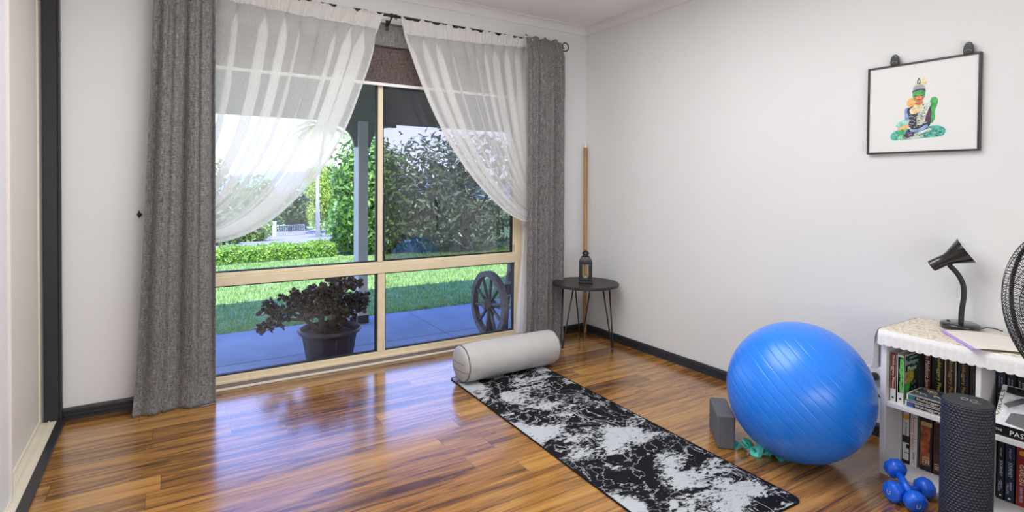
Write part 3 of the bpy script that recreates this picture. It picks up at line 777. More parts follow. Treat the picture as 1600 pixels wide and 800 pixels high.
shape(8, [(240, 650), (280, 590), (420, 580), (500, 600), (420, 640), (320, 690), (240, 700)])
shape(11, [(285, 390), (330, 355), (410, 350), (430, 390), (370, 440), (300, 440)])   # chest
shape(4, [(330, 345), (420, 335), (430, 365), (380, 390), (335, 370)])
shape(7, [(420, 360), (500, 320), (515, 345), (470, 430), (440, 565), (355, 560), (375, 440)])   # sash
for k in range(7): shape(2, [(432-k*9, 385+k*26), (452-k*9, 375+k*26), (444-k*9, 395+k*26)], 1)
for k in range(6): shape(1, [(462-k*12, 375+k*30), (476-k*12, 368+k*30), (466-k*12, 390+k*30)], 1)
shape(5, [(290, 590), (330, 610), (400, 600), (460, 560), (490, 570), (450, 615), (360, 635), (300, 625)])
shape(7, [(340, 650), (430, 620), (520, 600), (520, 625), (420, 655), (340, 680)])
shape(3, [(150, 590), (200, 570), (280, 550), (290, 575), (230, 610), (180, 600)])
shape(1, [(165, 640), (200, 590), (235, 600), (238, 660), (225, 712), (170, 715)])      # hand over knee
for k in range(4): shape(10, [(170+k*16, 650), (180+k*16, 650), (178+k*16, 718), (168+k*16, 715)], 1)
shape(1, [(320, 200), (380, 175), (448, 190), (450, 250), (425, 300), (385, 325), (340, 300), (318, 250)])   # face
shape(9, [(330, 260), (380, 240), (440, 255), (425, 300), (385, 322), (345, 298)])
shape(3, [(352, 255), (384, 250), (420, 255), (410, 285), (384, 300), (358, 282)])
shape(9, [(350, 310), (385, 325), (425, 305), (430, 335), (385, 350), (345, 335)])
shape(2, [(340, 238), (358, 246), (375, 240), (372, 248), (356, 254), (340, 246)], 1); shape(2, [(396, 240), (414, 246), (432, 238), (430, 246), (412, 254), (398, 248)], 1)
shape(2, [(336, 224), (356, 214), (376, 226), (355, 220)], 1); shape(2, [(394, 226), (414, 214), (434, 222), (414, 220)], 1)
shape(9, [(380, 235), (388, 235), (394, 272), (376, 272)], 1); shape(8, [(362, 287), (384, 282), (408, 287), (385, 297)], 1)
shape(2, [(312, 225), (320, 180), (385, 150), (450, 170), (455, 235), (448, 200), (400, 188), (350, 195), (322, 205)])
shape(6, [(312, 190), (330, 140), (380, 115), (430, 130), (455, 180), (400, 172), (350, 180)])
shape(4, [(345, 135), (360, 105), (410, 105), (430, 135), (390, 125)])
shape(2, [(362, 112), (366, 80), (380, 52), (396, 80), (402, 112), (382, 120)]); shape(7, [(372, 108), (376, 85), (381, 68), (388, 85), (392, 108)])
rgf = random.Random(3)
for k in range(150):       # brushed flecks over the printed robe and legs
    if k < 95: cx_, cy_ = rgf.uniform(110, 640), rgf.uniform(625, 692); c_ = rgf.choice((1, 10, 2, 7, 5, 0))
    else: cx_, cy_ = rgf.uniform(290, 470), rgf.uniform(430, 585); c_ = rgf.choice((8, 5, 4, 6, 1, 7))
    w_, h_ = rgf.uniform(8, 24), rgf.uniform(2.5, 6); sl = rgf.uniform(-.5, .5)
    shape(c_, [(cx_-w_, cy_-w_*sl), (cx_, cy_-h_), (cx_+w_, cy_+w_*sl), (cx_, cy_+h_)], 1)
fig.build('printed_figure', FIGM, sheet)
for yc in (1.200, .931):       # dark shaped hooks gripping the top edge
    h = MB(); pts = []
    sil = [(-.016, 0), (-.019, .014), (-.016, .034), (-.009, .047), (0, .051), (.009, .047), (.016, .034), (.019, .014), (.016, 0)]
    h.prism(sil, PX-.004, PX+.008, lambda p, q, t: (t, yc+p, pz1-.004+q))
    hk = h.build('hanging_clip', BLACKG, pic, bevel=.003)
    h2 = MB(); h2.tube([(PX-.006, yc+.012*cos(t*pi/8), pz1+.006+.007*sin(t*pi/8)) for t in range(0, 9)], .002, 6)
    h2.tube([(PX-.006, yc+.011, pz1+.034), (PX-.006, yc, pz1+.040), (PX-.006, yc-.011, pz1+.034)], .0018, 6)
    h2.build('clip_ridge', mk('clip_grey_metal', (.35, .35, .36), .25, metal=.8), hk)  # paler grey metal ridges on the black clip

# ================================================================= SMALL FLOOR THINGS
# yoga block, standing on its long edge
A, B = Vector((2.045, 1.555, 0)), Vector((2.098, 1.506, 0)); 
bd = (B-A).normalized(); bn = Vector((-bd.y, bd.x, 0)); bn = bn if bn.x > 0 else -bn
Mk = frame(A, bd, bn); 
tag(MB().box((0, 0, 0), (.076, .215, .148), Mk).build('yoga_block', BLOCKM, bevel=.008, seg=3), 'grey foam yoga block standing on edge left of the blue ball', 'yoga block')
# teal band
def ribbon(path, w, name, parent=None):
    pts = smooth_poly([tuple(p) for p in path], 3); mb = MB(); vs = []
    for i, p in enumerate(pts):
        t = Vector(pts[min(i+1, len(pts)-1)])-Vector(pts[max(i-1, 0)]); s = Vector((-t.y, t.x, 0))
        s = s.normalized() if s.length > 1e-6 else Vector((1, 0, 0)); tw = .9*sin(i*.33); d = s*cos(tw)+Vector((0, 0, 1))*sin(tw)
        for k in (-1, 1):
            q_ = Vector(p)+d*w*k; vs.append((q_.x, q_.y, max(.0016, q_.z)))
    mb.add(vs, [(2*i, 2*i+1, 2*i+3, 2*i+2) for i in range(len(pts)-1)]); return mb
rb = [(2.118, 1.530, .004), (2.135, 1.500, .010), (2.128, 1.468, .022), (2.165, 1.490, .034), (2.150, 1.440, .010), (2.128, 1.418, .014), (2.165, 1.440, .040), (2.185, 1.415, .030), (2.150, 1.395, .006), (2.175, 1.385, .024),
      (2.205, 1.400, .028), (2.185, 1.365, .006), (2.195, 1.352, .012), (2.220, 1.362, .012), (2.225, 1.335, .006), (2.240, 1.318, .003)]
tag(ribbon(rb, .024, 'exercise_band').build('exercise_band', TEAL, smooth=False, solid=.0012), 'crumpled teal stretch band half under the blue ball', 'exercise band')
# dumbbells
def dumbbell(a, b, label, marks):
    a, b = Vector(a), Vector(b); d = (b-a).normalized(); o = thing('dumbbell', ((a.x+b.x)/2, (a.y+b.y)/2, 0), label, 'dumbbell', 'blue vinyl dumbbells')
    Mq = d.to_track_quat('Z', 'Y').to_matrix().to_4x4()
    MB().tube([a+d*.02, b-d*.02], .0135, 16).build('handle', BLUEV, o, smooth=True)
    for p, sg, mk_ in ((a, -1, marks[0]), (b, 1, marks[1])):
        M_ = Matrix.Translation(p) @ Mq @ Matrix.Scale(sg, 4, (0, 0, 1)) @ Matrix.Rotation(pi/8, 4, 'Z')
        hd_ = MB().lathe([(.013, -.030), (.026, -.027), (.036, -.017), (.0385, -.006), (.0385, .008), (.035, .016), (.027, .019), (0, .020)], 8, M_).build('weight_head', BLUEV, o, smooth=True, bevel=.006, seg=3)
        if mk_:
            n_ = d*sg; u_ = (Vector((0, 0, 1))-n_*n_.z).normalized(); r_ = u_.cross(n_)
            text(mk_, p+n_*.0205, r_, u_, .014, .016, LOGO, 'moulded_mark', hd_, bold=-.02)
    return o
dumbbell((2.2615, .955, .036), (2.390, .905, .036), 'blue dumbbell lying flat on the floor underneath the crossed one', ('U', None))
dumbbell((2.342, .985, .089), (2.252, .880, .0375), 'blue dumbbell propped across the handle of the lower one', (None, 'U'))

# ---- wall outlet and plug
ou = thing('wall_outlet', (XW, 1.25, .276), 'white wall outlet between the ball and the bookcase', 'outlet')
MB().box((XW-.008, 1.19, .245), (XW, 1.305, .315)).build('face_plate', WHITEP, ou, bevel=.003)
pg = thing('plug', (XW-.03, 1.262, .276), 'black plug in the outlet beside the bookcase', 'plug')
MB().lathe([(.017, 0), (.019, .012), (.016, .028), (.006, .036), (.004, .05)], 20, Matrix.Translation((XW-.008, 1.262, .276)) @ Matrix.Rotation(-pi/2, 4, 'Y')).build('plug_body', BLACKP, pg, smooth=True)
MB().tube([(XW-.055, 1.262, .276), (XW-.065, 1.255, .25), (XW-.03, 1.20, .15), (XW-.03, 1.13, .06), (XW-.02, 1.10, .02)], .003, 6).build('cable', BLACKP, pg, smooth=True)

# ---- lace cloth
ZT = ST+.002
def cloth_side(path, outward, z_top, drop, scal, n, m_=10, wob=.006):
    """path: function s->(x,y) along the top edge"""
    def pt(u, v):
        x, y = path(u); sc = abs(sin(u*scal*pi)); dz = drop*(.90+.10*sc)
        o_ = outward*(.006+.010*min(1, v*6)+wob*(1+sin(u*scal*pi*2))*v)
        return (x+o_[0], y+o_[1], z_top-.0-dz*v - .004*(v > 0))
    return MB().grid(n, m_, pt)
cx0, cx1, cy0, cy1 = SX0-.004, SX1-.005, yend-.002, ye+.004
cl = thing('lace_cloth', (2.61, .7, ZT), 'ivory lace cloth with scalloped edge over the bookcase top', 'tablecloth')
MB().grid(60, 80, lambda u, v: (cx0+(cx1-cx0)*u-.008*max(0, 1-u*30), cy0+(cy1-cy0)*v, ZT+.0012+.0008*sin(u*40+v*31)+.0010*sin(v*70)-.004*max(0, 1-u*25))).build('top_cloth', LACE, cl, smooth=True)
WLACE = mk('white_lace_edge', (.80, .79, .78), .9, var=.05, scale=90)
cloth_side(lambda u: (cx0, cy1-(cy1-cy0)*u), Vector((-1, 0, 0)), ZT, .056, 24, 320, 8, .002).build('front_edging', WLACE, cl, smooth=True)
cloth_side(lambda u: (cx0+(cx1-cx0)*u, cy1), Vector((0, 1, 0)), ZT, .17, 8, 120, 10, .010).build('side_drop', WLACE, cl, smooth=True)

# ---- desk lamp
LP = Vector((2.715, .918, ZT+.003))
lp = thing('desk_lamp', LP, 'black gooseneck desk lamp standing on the lace cloth', 'lamp')
MB().lathe([(.060, 0), (.066, .004), (.067, .014), (.064, .020), (.052, .024), (0, .025)], 56, center=LP).build('base', BLACKG, lp, smooth=True, angle=.9)
MB().lathe([(.006, 0), (.006, .004), (0, .005)], 12, center=LP+Vector((-.015, .035, .024))).build('switch', BLACKP, lp)
rv = Vector((.46, -.89, 0)).normalized()        # picture-right seen from the room
nk = [LP+rv*.002+Vector((0, 0, .02)), LP+rv*.003+Vector((0, 0, .07)), LP+rv*.010+Vector((0, 0, .13)), LP+rv*.008+Vector((0, 0, .178)), LP-rv*.012+Vector((0, 0, .222)), LP-rv*.038+Vector((0, 0, .250)), LP-rv*.046+Vector((0, 0, .264))]
MB().tube([Vector(p) for p in smooth_poly([tuple(p) for p in nk], 3)], .0095, 14).build('gooseneck', BLACKP, lp, smooth=True)
H0 = LP-rv*.098+Vector((0, 0, .243)); hdir = (rv*.84+Vector((0, 0, .56))+Vector((-.12, -.06, 0))).normalized()
Mh = Matrix.Translation(H0) @ hdir.to_track_quat('Z', 'Y').to_matrix().to_4x4() @ Matrix.Scale(.88, 4)
sh = MB().lathe([(0, 0), (.024, 0), (.0265, .004), (.0265, .070), (.030, .078), (.0300, .082), (.062, .150), (.0635, .153), (.0615, .153), (.029, .084), (.0, .078)], 40, Mh).build('lamp_shade', BLACKG, lp, smooth=True, angle=.5)
MB().lathe([(.0615, .1525), (.0640, .1535), (.0640, .1555), (.0610, .1555), (.0600, .153), (.030, .088), (0, .088)], 40, Mh).build('reflector', mk('white_enamel', (.75, .75, .74), .4), sh, smooth=True, angle=.5)
MB().lathe([(0, .078), (.013, .08), (.015, .095), (.024, .115), (.024, .128), (.013, .142), (0, .145)], 24, Mh).build('bulb', mk('frosted_bulb', (.8, .8, .78), .3), lp, smooth=True)
MB().tube([LP+rv*.064+Vector((0, 0, .006)), LP+rv*.082+Vector((0, 0, .014)), LP+rv*.105+Vector((.006, .0, .012)), LP+rv*.125+Vector((.018, 0, .003))], .0022, 6).build('power_cord', BLACKP, lp, smooth=True)

# ---- open magazine
mg = thing('magazine', (2.56, .78, ZT+.003), 'open magazine with a lilac cover edge on the lace cloth beside the lamp', 'magazine')
Mm = frame((2.595, .925, ZT+.003), Vector((2.40, .765, 0))-Vector((2.595, .925, 0)), Vector((.60, -.80, 0)))
Mm = frame((2.600, .930, ZT+.003), Vector((-.20, -.165, 0)), Vector((.165, -.20, 0)))
Lm, Wm = .262, .20
def page(u, v, h): 
    return Mm @ Vector((Lm*u, Wm*v, h*(sin(pi*min(1, v*.98))**.6)*.6+.0035*(1-v)+.001))
MB().grid(8, 30, lambda u, v: page(u, v, .010)).build('left_pages', MAG, mg, smooth=True, solid=.003)
MB().grid(8, 30, lambda u, v: Mm @ Vector((Lm*u, Wm+Wm*v, .012*(sin(pi*(1-v*.9))**.6)*.6+.002))).build('right_pages', MAG, mg, smooth=True, solid=.003)
MB().box((0, -.012, 0), (Lm, .012, .0045), Mm).build('cover_edge', LILAC, mg)
MB().grid(4, 6, lambda u, v: Mm @ Vector((Lm*(.25+.35*u), Wm*(1.15+.28*v), .0125*(sin(pi*(1-(.15+.28*v)*.9))**.6)*.6+.0045))).build('printed_image', LILAC, mg)

# ================================================================= BOOKS
COL = {k: mk('book_'+k, c, r, var=v, scale=s) for k, (c, r, v, s) in dict(
    maroon=((.16, .018, .016), .4, .3, 40), brown=((.055, .020, .012), .4, .4, 60), black=((.010, .009, .012), .35, .3, 40), white=((.74, .73, .70), .4, .03, 30),
    green=((.05, .40, .05), .35, .6, 50), darkgreen=((.015, .06, .025), .35, .8, 70), navy=((.012, .018, .045), .35, .4, 40), red=((.26, .018, .018), .4, .4, 30),
    fiery=((.30, .10, .03), .4, .9, 45), orange=((.80, .34, .03), .4, .15, 40), grey=((.22, .22, .23), .4, .5, 40), silver=((.50, .52, .56), .3, .6, 22),
    gold=((.62, .42, .14), .4, .25, 80), cream=((.72, .66, .52), .5, .06, 60), yellow=((.48, .42, .05), .4, .6, 90), blue=((.06, .10, .34), .4, .3, 30), teal=((.03, .16, .20), .4, .4, 50),
    bluegrey=((.10, .16, .20), .4, .5, 40), slate=((.07, .09, .12), .4, .5, 40)).items()}
def book(x, yh, yl, z0, h, depth, cover, label, group, deco=(), lean=0):
    """upright book, spine facing the room; deco: (kind, material, args)"""
    o = thing('book', (x+depth/2, (yh+yl)/2, z0), label, 'book', group)
    t = .0015
    c = MB().box((x, yl, z0), (x+.003, yh, z0+h)).box((x, yl, z0), (x+depth, yl+t, z0+h)).box((x, yh-t, z0), (x+depth, yh, z0+h)).build('cover', COL[cover], o)
    MB().box((x+.003, yl+t, z0+.002), (x+depth-.002, yh-t, z0+h-.002)).build('pages', PAPER, o)
    w = yh-yl; ym = (yh+yl)/2
    for d in deco:
        if d[0] == 'text':      # title reading down the spine: (text, mat, centre frac from top, length frac, width frac[, offset])
            off = d[6] if len(d) > 6 else 0
            text(d[1], (x-.0006, ym+off*w, z0+h*(1-d[3])), (0, 0, -1), (0, -1, 0), h*d[4], w*d[5], d[2], 'spine_title', c)
        elif d[0] == 'panel':   # coloured area on the spine: (mat, top frac, bottom frac, left frac, right frac)
            MB().box((x-.0004, yh-w*d[5], z0+h*(1-d[3])), (x, yh-w*d[4], z0+h*(1-d[2]))).build('spine_panel', COL[d[1]], c)
        elif d[0] == 'disc':
            MB().lathe([(d[4]*w, 0), (d[4]*w, .0006), (0, .0006)], 18, Matrix.Translation((x-.0002, ym, z0+h*(1-d[2]))) @ Matrix.Rotation(-pi/2, 4, 'Y')).build('spine_emblem', d[1], c)
    return o, c
LT = {k: mk('ink_'+k+'_letters', c, .4) for k, c in dict(white=(.80, .79, .76), red=(.55, .06, .03), gold=(.70, .45, .12), yellow=(.70, .62, .10), cream=(.75, .66, .45), rust=(.62, .20, .05), black=(.02, .02, .02), lightgreen=(.35, .75, .25), paleblue=(.45, .60, .72), lilac=(.55, .52, .75)).items()}
SHZ = .297; GU = 'books in the upper left compartment'
book(2.466, 1.0615, 1.0385, SHZ, .195, .128, 'white', 'white paperback with a dark red spine panel at the far left of the upper shelf', GU,
     [('panel', 'maroon', .0, .74, .10, .90), ('text', 'Skulduggery Pleasant', LT['cream'], .42, .74, .50), ('disc', LT['black'], .92, 0, .16)])
b2, c2 = book(2.466, 1.0370, 1.0110, SHZ, .192, .128, 'white', 'white paperback with a bright green spine and monster cover next to the red spined one', GU,
     [('panel', 'green', .04, .78, .14, .88), ('panel', 'darkgreen', .05, .78, .14, .50), ('text', 'Skulduggery Pleasant', LT['lightgreen'], .42, .68, .46), ('disc', LT['black'], .91, 0, .15)])
# its front cover faces the camera (-y)
fx, fy = 2.466, 1.0110
fc = MB().box((fx+.008, fy-.0005, SHZ+.004), (fx+.126, fy, SHZ+.188)).build('front_cover', COL['darkgreen'], b2)
MB().box((fx+.008, fy-.0008, SHZ+.080), (fx+.080, fy-.0004, SHZ+.125)).build('cover_art', COL['yellow'], fc)
MB().box((fx+.004, fy-.0008, SHZ+.004), (fx+.05, fy-.0004, SHZ+.080)).build('cover_art', COL['green'], fc)
MB().prism([(fx+.035, .03), (fx+.05, .075), (fx+.085, .092), (fx+.118, .080), (fx+.116, .03), (fx+.08, .018)], fy-.0009, fy-.0003, lambda p, q_, t: (p, t, SHZ+q_)).build('cover_art', COL['black'], fc)
for (a, b) in ((.060, .066), (.082, .070), (.060, .045), (.085, .048)):
    MB().box((fx+a, fy-.0012, SHZ+b), (fx+a+.016, fy-.0009, SHZ+b+.010)).build('cover_highlight', COL['grey'], fc)
text('Skulduggery', (fx+.066, fy-.0009, SHZ+.158), (1, 0, 0), (0, 0, 1), .104, .022, LT['paleblue'], 'cover_title', fc)
text('Pleasant', (fx+.066, fy-.0009, SHZ+.136), (1, 0, 0), (0, 0, 1), .072, .018, LT['white'], 'cover_title', fc)
text('DEREK LANDY', (fx+.075, fy-.0009, SHZ+.178), (1, 0, 0), (0, 0, 1), .07, .007, LT['paleblue'], 'author_name', fc)
book(2.602, .9960, .9730, SHZ, .202, .13, 'maroon', 'dark red paperback titled The Maleficent Seven, upright on the upper shelf', GU, [('text', 'The Maleficent Seven', LT['white'], .42, .72, .62)])
book(2.602, .9715, .9300, SHZ, .203, .13, 'black', 'thick black paperback with yellow green lettering on the upper shelf', GU, [('text', 'Skulduggery Pleasant', LT['yellow'], .50, .88, .40, -.12)])
book(2.602, .9285, .8870, SHZ, .196, .13, 'cream', 'thick paperback with a cream border around its dark spine', GU, [('panel', 'brown', .04, 1.0, .14, .86), ('text', 'Skulduggery Pleasant', LT['gold'], .50, .86, .36)])
book(2.602, .8855, .8480, SHZ, .198, .13, 'black', 'thick black paperback with gold lettering right of the cream bordered one', GU, [('text', 'Skulduggery Pleasant', LT['gold'], .45, .84, .40), ('panel', 'blue', .84, .93, .0, .2)])
book(2.602, .8470, .8290, SHZ, .193, .13, 'brown', 'thin dark brown paperback with a teal line beside the divider', GU, [('panel', 'teal', .2, .75, .70, .82)])
book(2.602, .8280, .8060, SHZ, .192, .13, 'black', 'thin black paperback with a red foot to its spine beside the divider', GU, [('panel', 'red', .80, .95, .1, 1.0)])
def flat_book(x, yh, yl, z0, th, depth, cover, label, group, title, lt, title_len, cat_col=None):
    """book lying flat, spine facing the room"""
    o = thing('book', (x+depth/2, (yh+yl)/2, z0), label, 'book', group)
    c = MB().box((x, yl, z0), (x+.003, yh, z0+th)).box((x, yl, z0), (x+depth, yh, z0+.0015)).box((x, yl, z0+th-.0015), (x+depth, yh, z0+th)).build('cover', COL[cover], o)
    MB().box((x+.003, yl+.002, z0+.0015), (x+depth-.002, yh-.002, z0+th-.0015)).build('pages', PAPER, o)
    MB().box((x-.0004, yl+.004, z0+th*.16), (x, yh-.006, z0+th*.86)).build('spine_panel', COL['black'], c)
    if cat_col: MB().box((x-.0008, yh-.028, z0+th*.2), (x-.0004, yh-.008, z0+th*.82)).build('spine_panel', COL[cat_col], c)
    text(title, (x-.0012, (yh+yl)/2-.008, z0+th*.5), (0, -1, 0), (0, 0, 1), title_len, th*.46, lt, 'spine_title', c)
    return o, c
fl1, c = flat_book(2.450, 1.000, .803, SHZ, .0265, .128, 'white', 'paperback lying flat, lower of the pair stacked on the upper shelf', GU, 'Skulduggery Pleasant', LT['white'], .145, 'blue')
fl2, c = flat_book(2.452, .996, .800, SHZ+.0268, .0265, .128, 'white', 'paperback lying flat on top of another, its patterned grey cover upward', GU, 'Skulduggery Pleasant', LT['cream'], .145, 'teal')
zt = SHZ+.0268+.0265
tc = MB().box((2.458, .806, zt), (2.574, .990, zt+.0005)).build('front_cover', COL['slate'], fl2)
for k in range(9):
    rg = random.Random(k); xx = 2.468+.085*rg.random(); yy = .82+.14*rg.random()
    MB().tube([(xx, yy, zt+.0006), (xx+.012, yy+.012, zt+.0006), (xx+.016, yy+.03, zt+.0006), (xx+.004, yy+.022, zt+.0006)], .0022, 4).build('cover_art', COL[('cream', 'silver', 'yellow')[k % 3]], tc)
GL = 'books in the lower left compartment'; ZL = .014
book(2.585, 1.0620, 1.0370, ZL, .214, .14, 'white', 'white paperback with an orange spot and black splashes, far left on the lower shelf', GL,
     [('disc', COL['orange'], .10, 0, .42), ('text', 'RUTHLESS', LT['black'], .34, .26, .30), ('panel', 'black', .46, .60, .0, 1.0), ('panel', 'black', .93, 1, 0, 1), ('panel', 'grey', .78, .80, .3, 1), ('panel', 'black', .62, .70, .55, 1)])
book(2.585, 1.0355, 1.0080, ZL, .214, .14, 'white', 'white book titled Atomic Habits on the lower shelf', GL,
     [('text', 'Atomic Habits', LT['rust'], .36, .66, .60, .06), ('text', 'JAMES CLEAR', LT['black'], .80, .14, .34), ('text', 'C', LT['red'], .93, .045, .34)])
book(2.585, 1.0000, .9560, ZL, .210, .14, 'black', 'thick dark paperback with a fiery orange spine picture on the lower shelf', GL,
     [('panel', 'gold', .06, .14, .08, .92), ('panel', 'fiery', .14, .90, .04, .80), ('text', 'RECKONING', LT['red'], .42, .56, .42), ('text', 'LEE', LT['cream'], .80, .12, .5)])
book(2.585, .9545, .9280, ZL, .206, .14, 'brown', 'dark brown paperback to the right of the fiery spined one', GL, [('text', 'LEE', LT['cream'], .85, .12, .5)])
GR = 'books in the upper right compartment'
for (a, b, h, lb) in ((.7545, .7290, .219, 'dark navy paperback with white lettering, nearest the divider in the upper right compartment'), (.7275, .6990, .217, 'dark paperback with white lettering, second from the divider in the upper right compartment'), (.6975, .6690, .216, 'dark paperback with white lettering, third from the divider in the upper right compartment')):
    book(2.565, a, b, SHZ, h, .13, 'navy' if a > .74 else 'black', lb, GR, [('disc', LT['white'], .10, 0, .20), ('text', 'BEYOND THE', LT['lilac'], .30, .17, .16, -.05), ('text', 'AWAKE', LT['lilac'], .30, .20, .12, .25), ('text', 'Virals', LT['white'], .58, .24, .62)])
ps, c = flat_book(2.452, .7300, .560, SHZ, .036, .11, 'black', 'thick black book titled The Passage lying flat at the front of the right compartment', GR, 'PASSAGE', LT['white'], .092)
text('THE', (2.4508, .7130, SHZ+.019), (0, -1, 0), (0, 0, 1), .018, .007, LT['white'], 'spine_title', c)
# leaning silver covered book
Mle = frame((2.455, .7300, SHZ+.037), (0, -1, 0), Vector((.085, 0, .118)))
ln = thing('book', (2.49, .66, SHZ+.037), 'silver and black covered book leaning back against the upright dark books', 'book', GR)
cv = MB().box((0, 0, -.022), (.13, .145, -.0205), Mle).box((0, 0, -.0015), (.13, .145, 0), Mle).box((0, 0, -.0205), (.003, .145, -.0015), Mle).build('cover', COL['white'], ln)
MB().box((.003, .002, -.0205), (.128, .143, -.0015), Mle).build('pages', PAPER, ln)
ca = MB().box((.014, .004, 0), (.128, .143, .0005), Mle).build('front_cover', COL['silver'], ln)
for poly in ([(.014, .075), (.06, .112), (.128, .100), (.128, .086), (.07, .095), (.03, .065)], [(.03, .010), (.04, .050), (.075, .056), (.09, .030), (.08, .006)], [(.095, .01), (.105, .05), (.128, .06), (.128, .01)], [(.014, .118), (.128, .112), (.128, .143), (.014, .143)]):
    MB().prism(poly, .0005, .0009, lambda p, q_, t: Mle @ Vector((p, q_, t))).build('cover_art', COL['black'], ca)
text('VIRALS', Mle @ Vector((.0065, .078, .0006)), Mle.to_3x3() @ Vector((0, 1, 0)), Mle.to_3x3() @ Vector((-1, 0, 0)), .10, .009, LT['black'], 'cover_title', ca)
GLR = 'books in the lower right compartment'
book(2.590, .7560, .7350, ZL, .212, .13, 'black', 'dark green black paperback, leftmost in the lower right compartment', GLR, [('text', 'THE LAST', LT['paleblue'], .18, .16, .22), ('text', 'JOURNEY', LT['paleblue'], .46, .28, .50), ('text', 'SARAH', LT['lilac'], .74, .14, .24, -.12), ('text', 'MILLER', LT['lilac'], .78, .18, .24, .18), ('disc', LT['white'], .93, 0, .15)])
book(2.590, .7340, .7050, ZL, .212, .13, 'navy', 'dark navy paperback with pale lettering left of the red one', GLR, [('text', 'THE LAST', LT['lilac'], .16, .18, .18), ('text', 'JOURNEY', LT['paleblue'], .44, .26, .46), ('text', 'SARAH', LT['lilac'], .72, .14, .2, -.12), ('text', 'MILLER', LT['lilac'], .78, .18, .2, .18), ('disc', LT['white'], .94, 0, .12)])
book(2.590, .7035, .6700, ZL, .214, .13, 'red', 'red paperback in the lower right compartment', GLR, [('disc', COL['orange'], .10, 0, .26), ('text', 'GARDEN', LT['cream'], .46, .34, .34), ('text', 'SARAH MILLER', LT['lilac'], .80, .26, .24)])

# ================================================================= FAN
FC = Vector((1.995, .425, .845)); FA = radians(141); fax = Vector((cos(FA), sin(FA), 0)); fsd = Vector((-sin(FA), cos(FA), 0)); fup = Vector((0, 0, 1))
fn = thing('pedestal_fan', (FC.x, FC.y, 0), 'black pedestal fan with wire cage in front of the bookcase', 'fan')
FRr = .225
def cage_pt(r, a, side):
    prof_ = sqrt(max(0, 1-(r/FRr)**2.4)); return FC+fax*(side*.088*prof_)+(fsd*cos(a)+fup*sin(a))*r
def wires(side, n, name, twist):
    mb = MB()
    for k in range(n):
        a = 2*pi*k/n
        mb.tube([cage_pt(.045+(FRr-.045)*t/9, a+twist*t/9*side, side) for t in range(10)], .0011, 4, caps=False)
    for r in (.075, .11, .145, .175, .200):
        mb.tube([cage_pt(r, 2*pi*t/64, side) for t in range(64)], .0011, 4, closed=True)
    return mb.build(name, BLACK, fn)
wires(1, 120, 'front_grille', .55); wires(-1, 120, 'rear_grille', .55)
MB().tube([cage_pt(FRr, 2*pi*t/80, 1) for t in range(80)], .0055, 8, closed=True).build('rim_band', BLACKP, fn, smooth=True)
Mf = Matrix.Translation(FC) @ fax.to_track_quat('Z', 'Y').to_matrix().to_4x4()
MB().lathe([(.052, .082), (.052, .092), (.045, .096), (0, .097)], 32, Mf).build('badge', BLACKP, fn, smooth=True, angle=.6)
MB().lathe([(.035, -.02), (.038, .03), (.030, .045), (0, .050)], 28, Mf).build('hub', BLACKP, fn, smooth=True)
for k in range(3):
    a0 = k*2*pi/3; 
    def bl_pt(u, v):
        r = .03+.155*u; a = a0+(-.45+.9*v)*(.75+.45*u-.5*u*u); z = .028*(v-.5)*2*(1-.25*u)
        return Mf @ Vector((r*cos(a), r*sin(a), z))
    MB().grid(10, 8, bl_pt).build('blade', mk('smoked_blade', (.03, .03, .035), .3), fn, smooth=True, solid=.002)
MB().lathe([(.040, -.088), (.062, -.095), (.062, -.16), (.05, -.185), (0, -.19)], 32, Mf).build('motor_housing', BLACKP, fn, smooth=True)
PB = FC-fax*.13
MB().tube([(PB.x, PB.y, .03), (PB.x, PB.y, FC.z-.05)], .014, 16).build('pole', BLACKP, fn, smooth=True)
MB().lathe([(.18, 0), (.185, .008), (.16, .022), (.03, .034), (.02, .06)], 48, center=(PB.x, PB.y, 0)).build('base', BLACKP, fn, smooth=True)

# ================================================================= OUTSIDE THINGS
# porch post with arched brackets
pp = thing('porch_post', (1.485, 4.90, ZG), 'cream timber porch post with curved brackets at the lawn edge', 'post')
MB().box((1.437, 4.85, ZG+.05), (1.524, 5.0, 1.70)).build('shaft', PAINTP, pp, bevel=.006)
MB().box((1.430, 4.842, ZG), (1.532, 5.008, ZG+.07)).build('post_shoe', mk('post_shoe_metal', (.06, .06, .06), .6), pp, bevel=.004)
for sg in (-1, 1):
    x0 = 1.437 if sg < 0 else 1.527; R_ = .22
    poly = [(0, 1.69), (0, 1.69-R_)]+[((.03+(R_-.03)*(1-cos(t*pi/16))), 1.69-R_+ (R_-.03)*sin(t*pi/16)) for t in range(9)]+[(R_+.05, 1.66), (R_+.05, 1.69)]
    MB().prism(poly, 4.885, 4.925, lambda p, q_, t: (x0+sg*p, t, q_)).build('arch_bracket', OLIVE, pp)

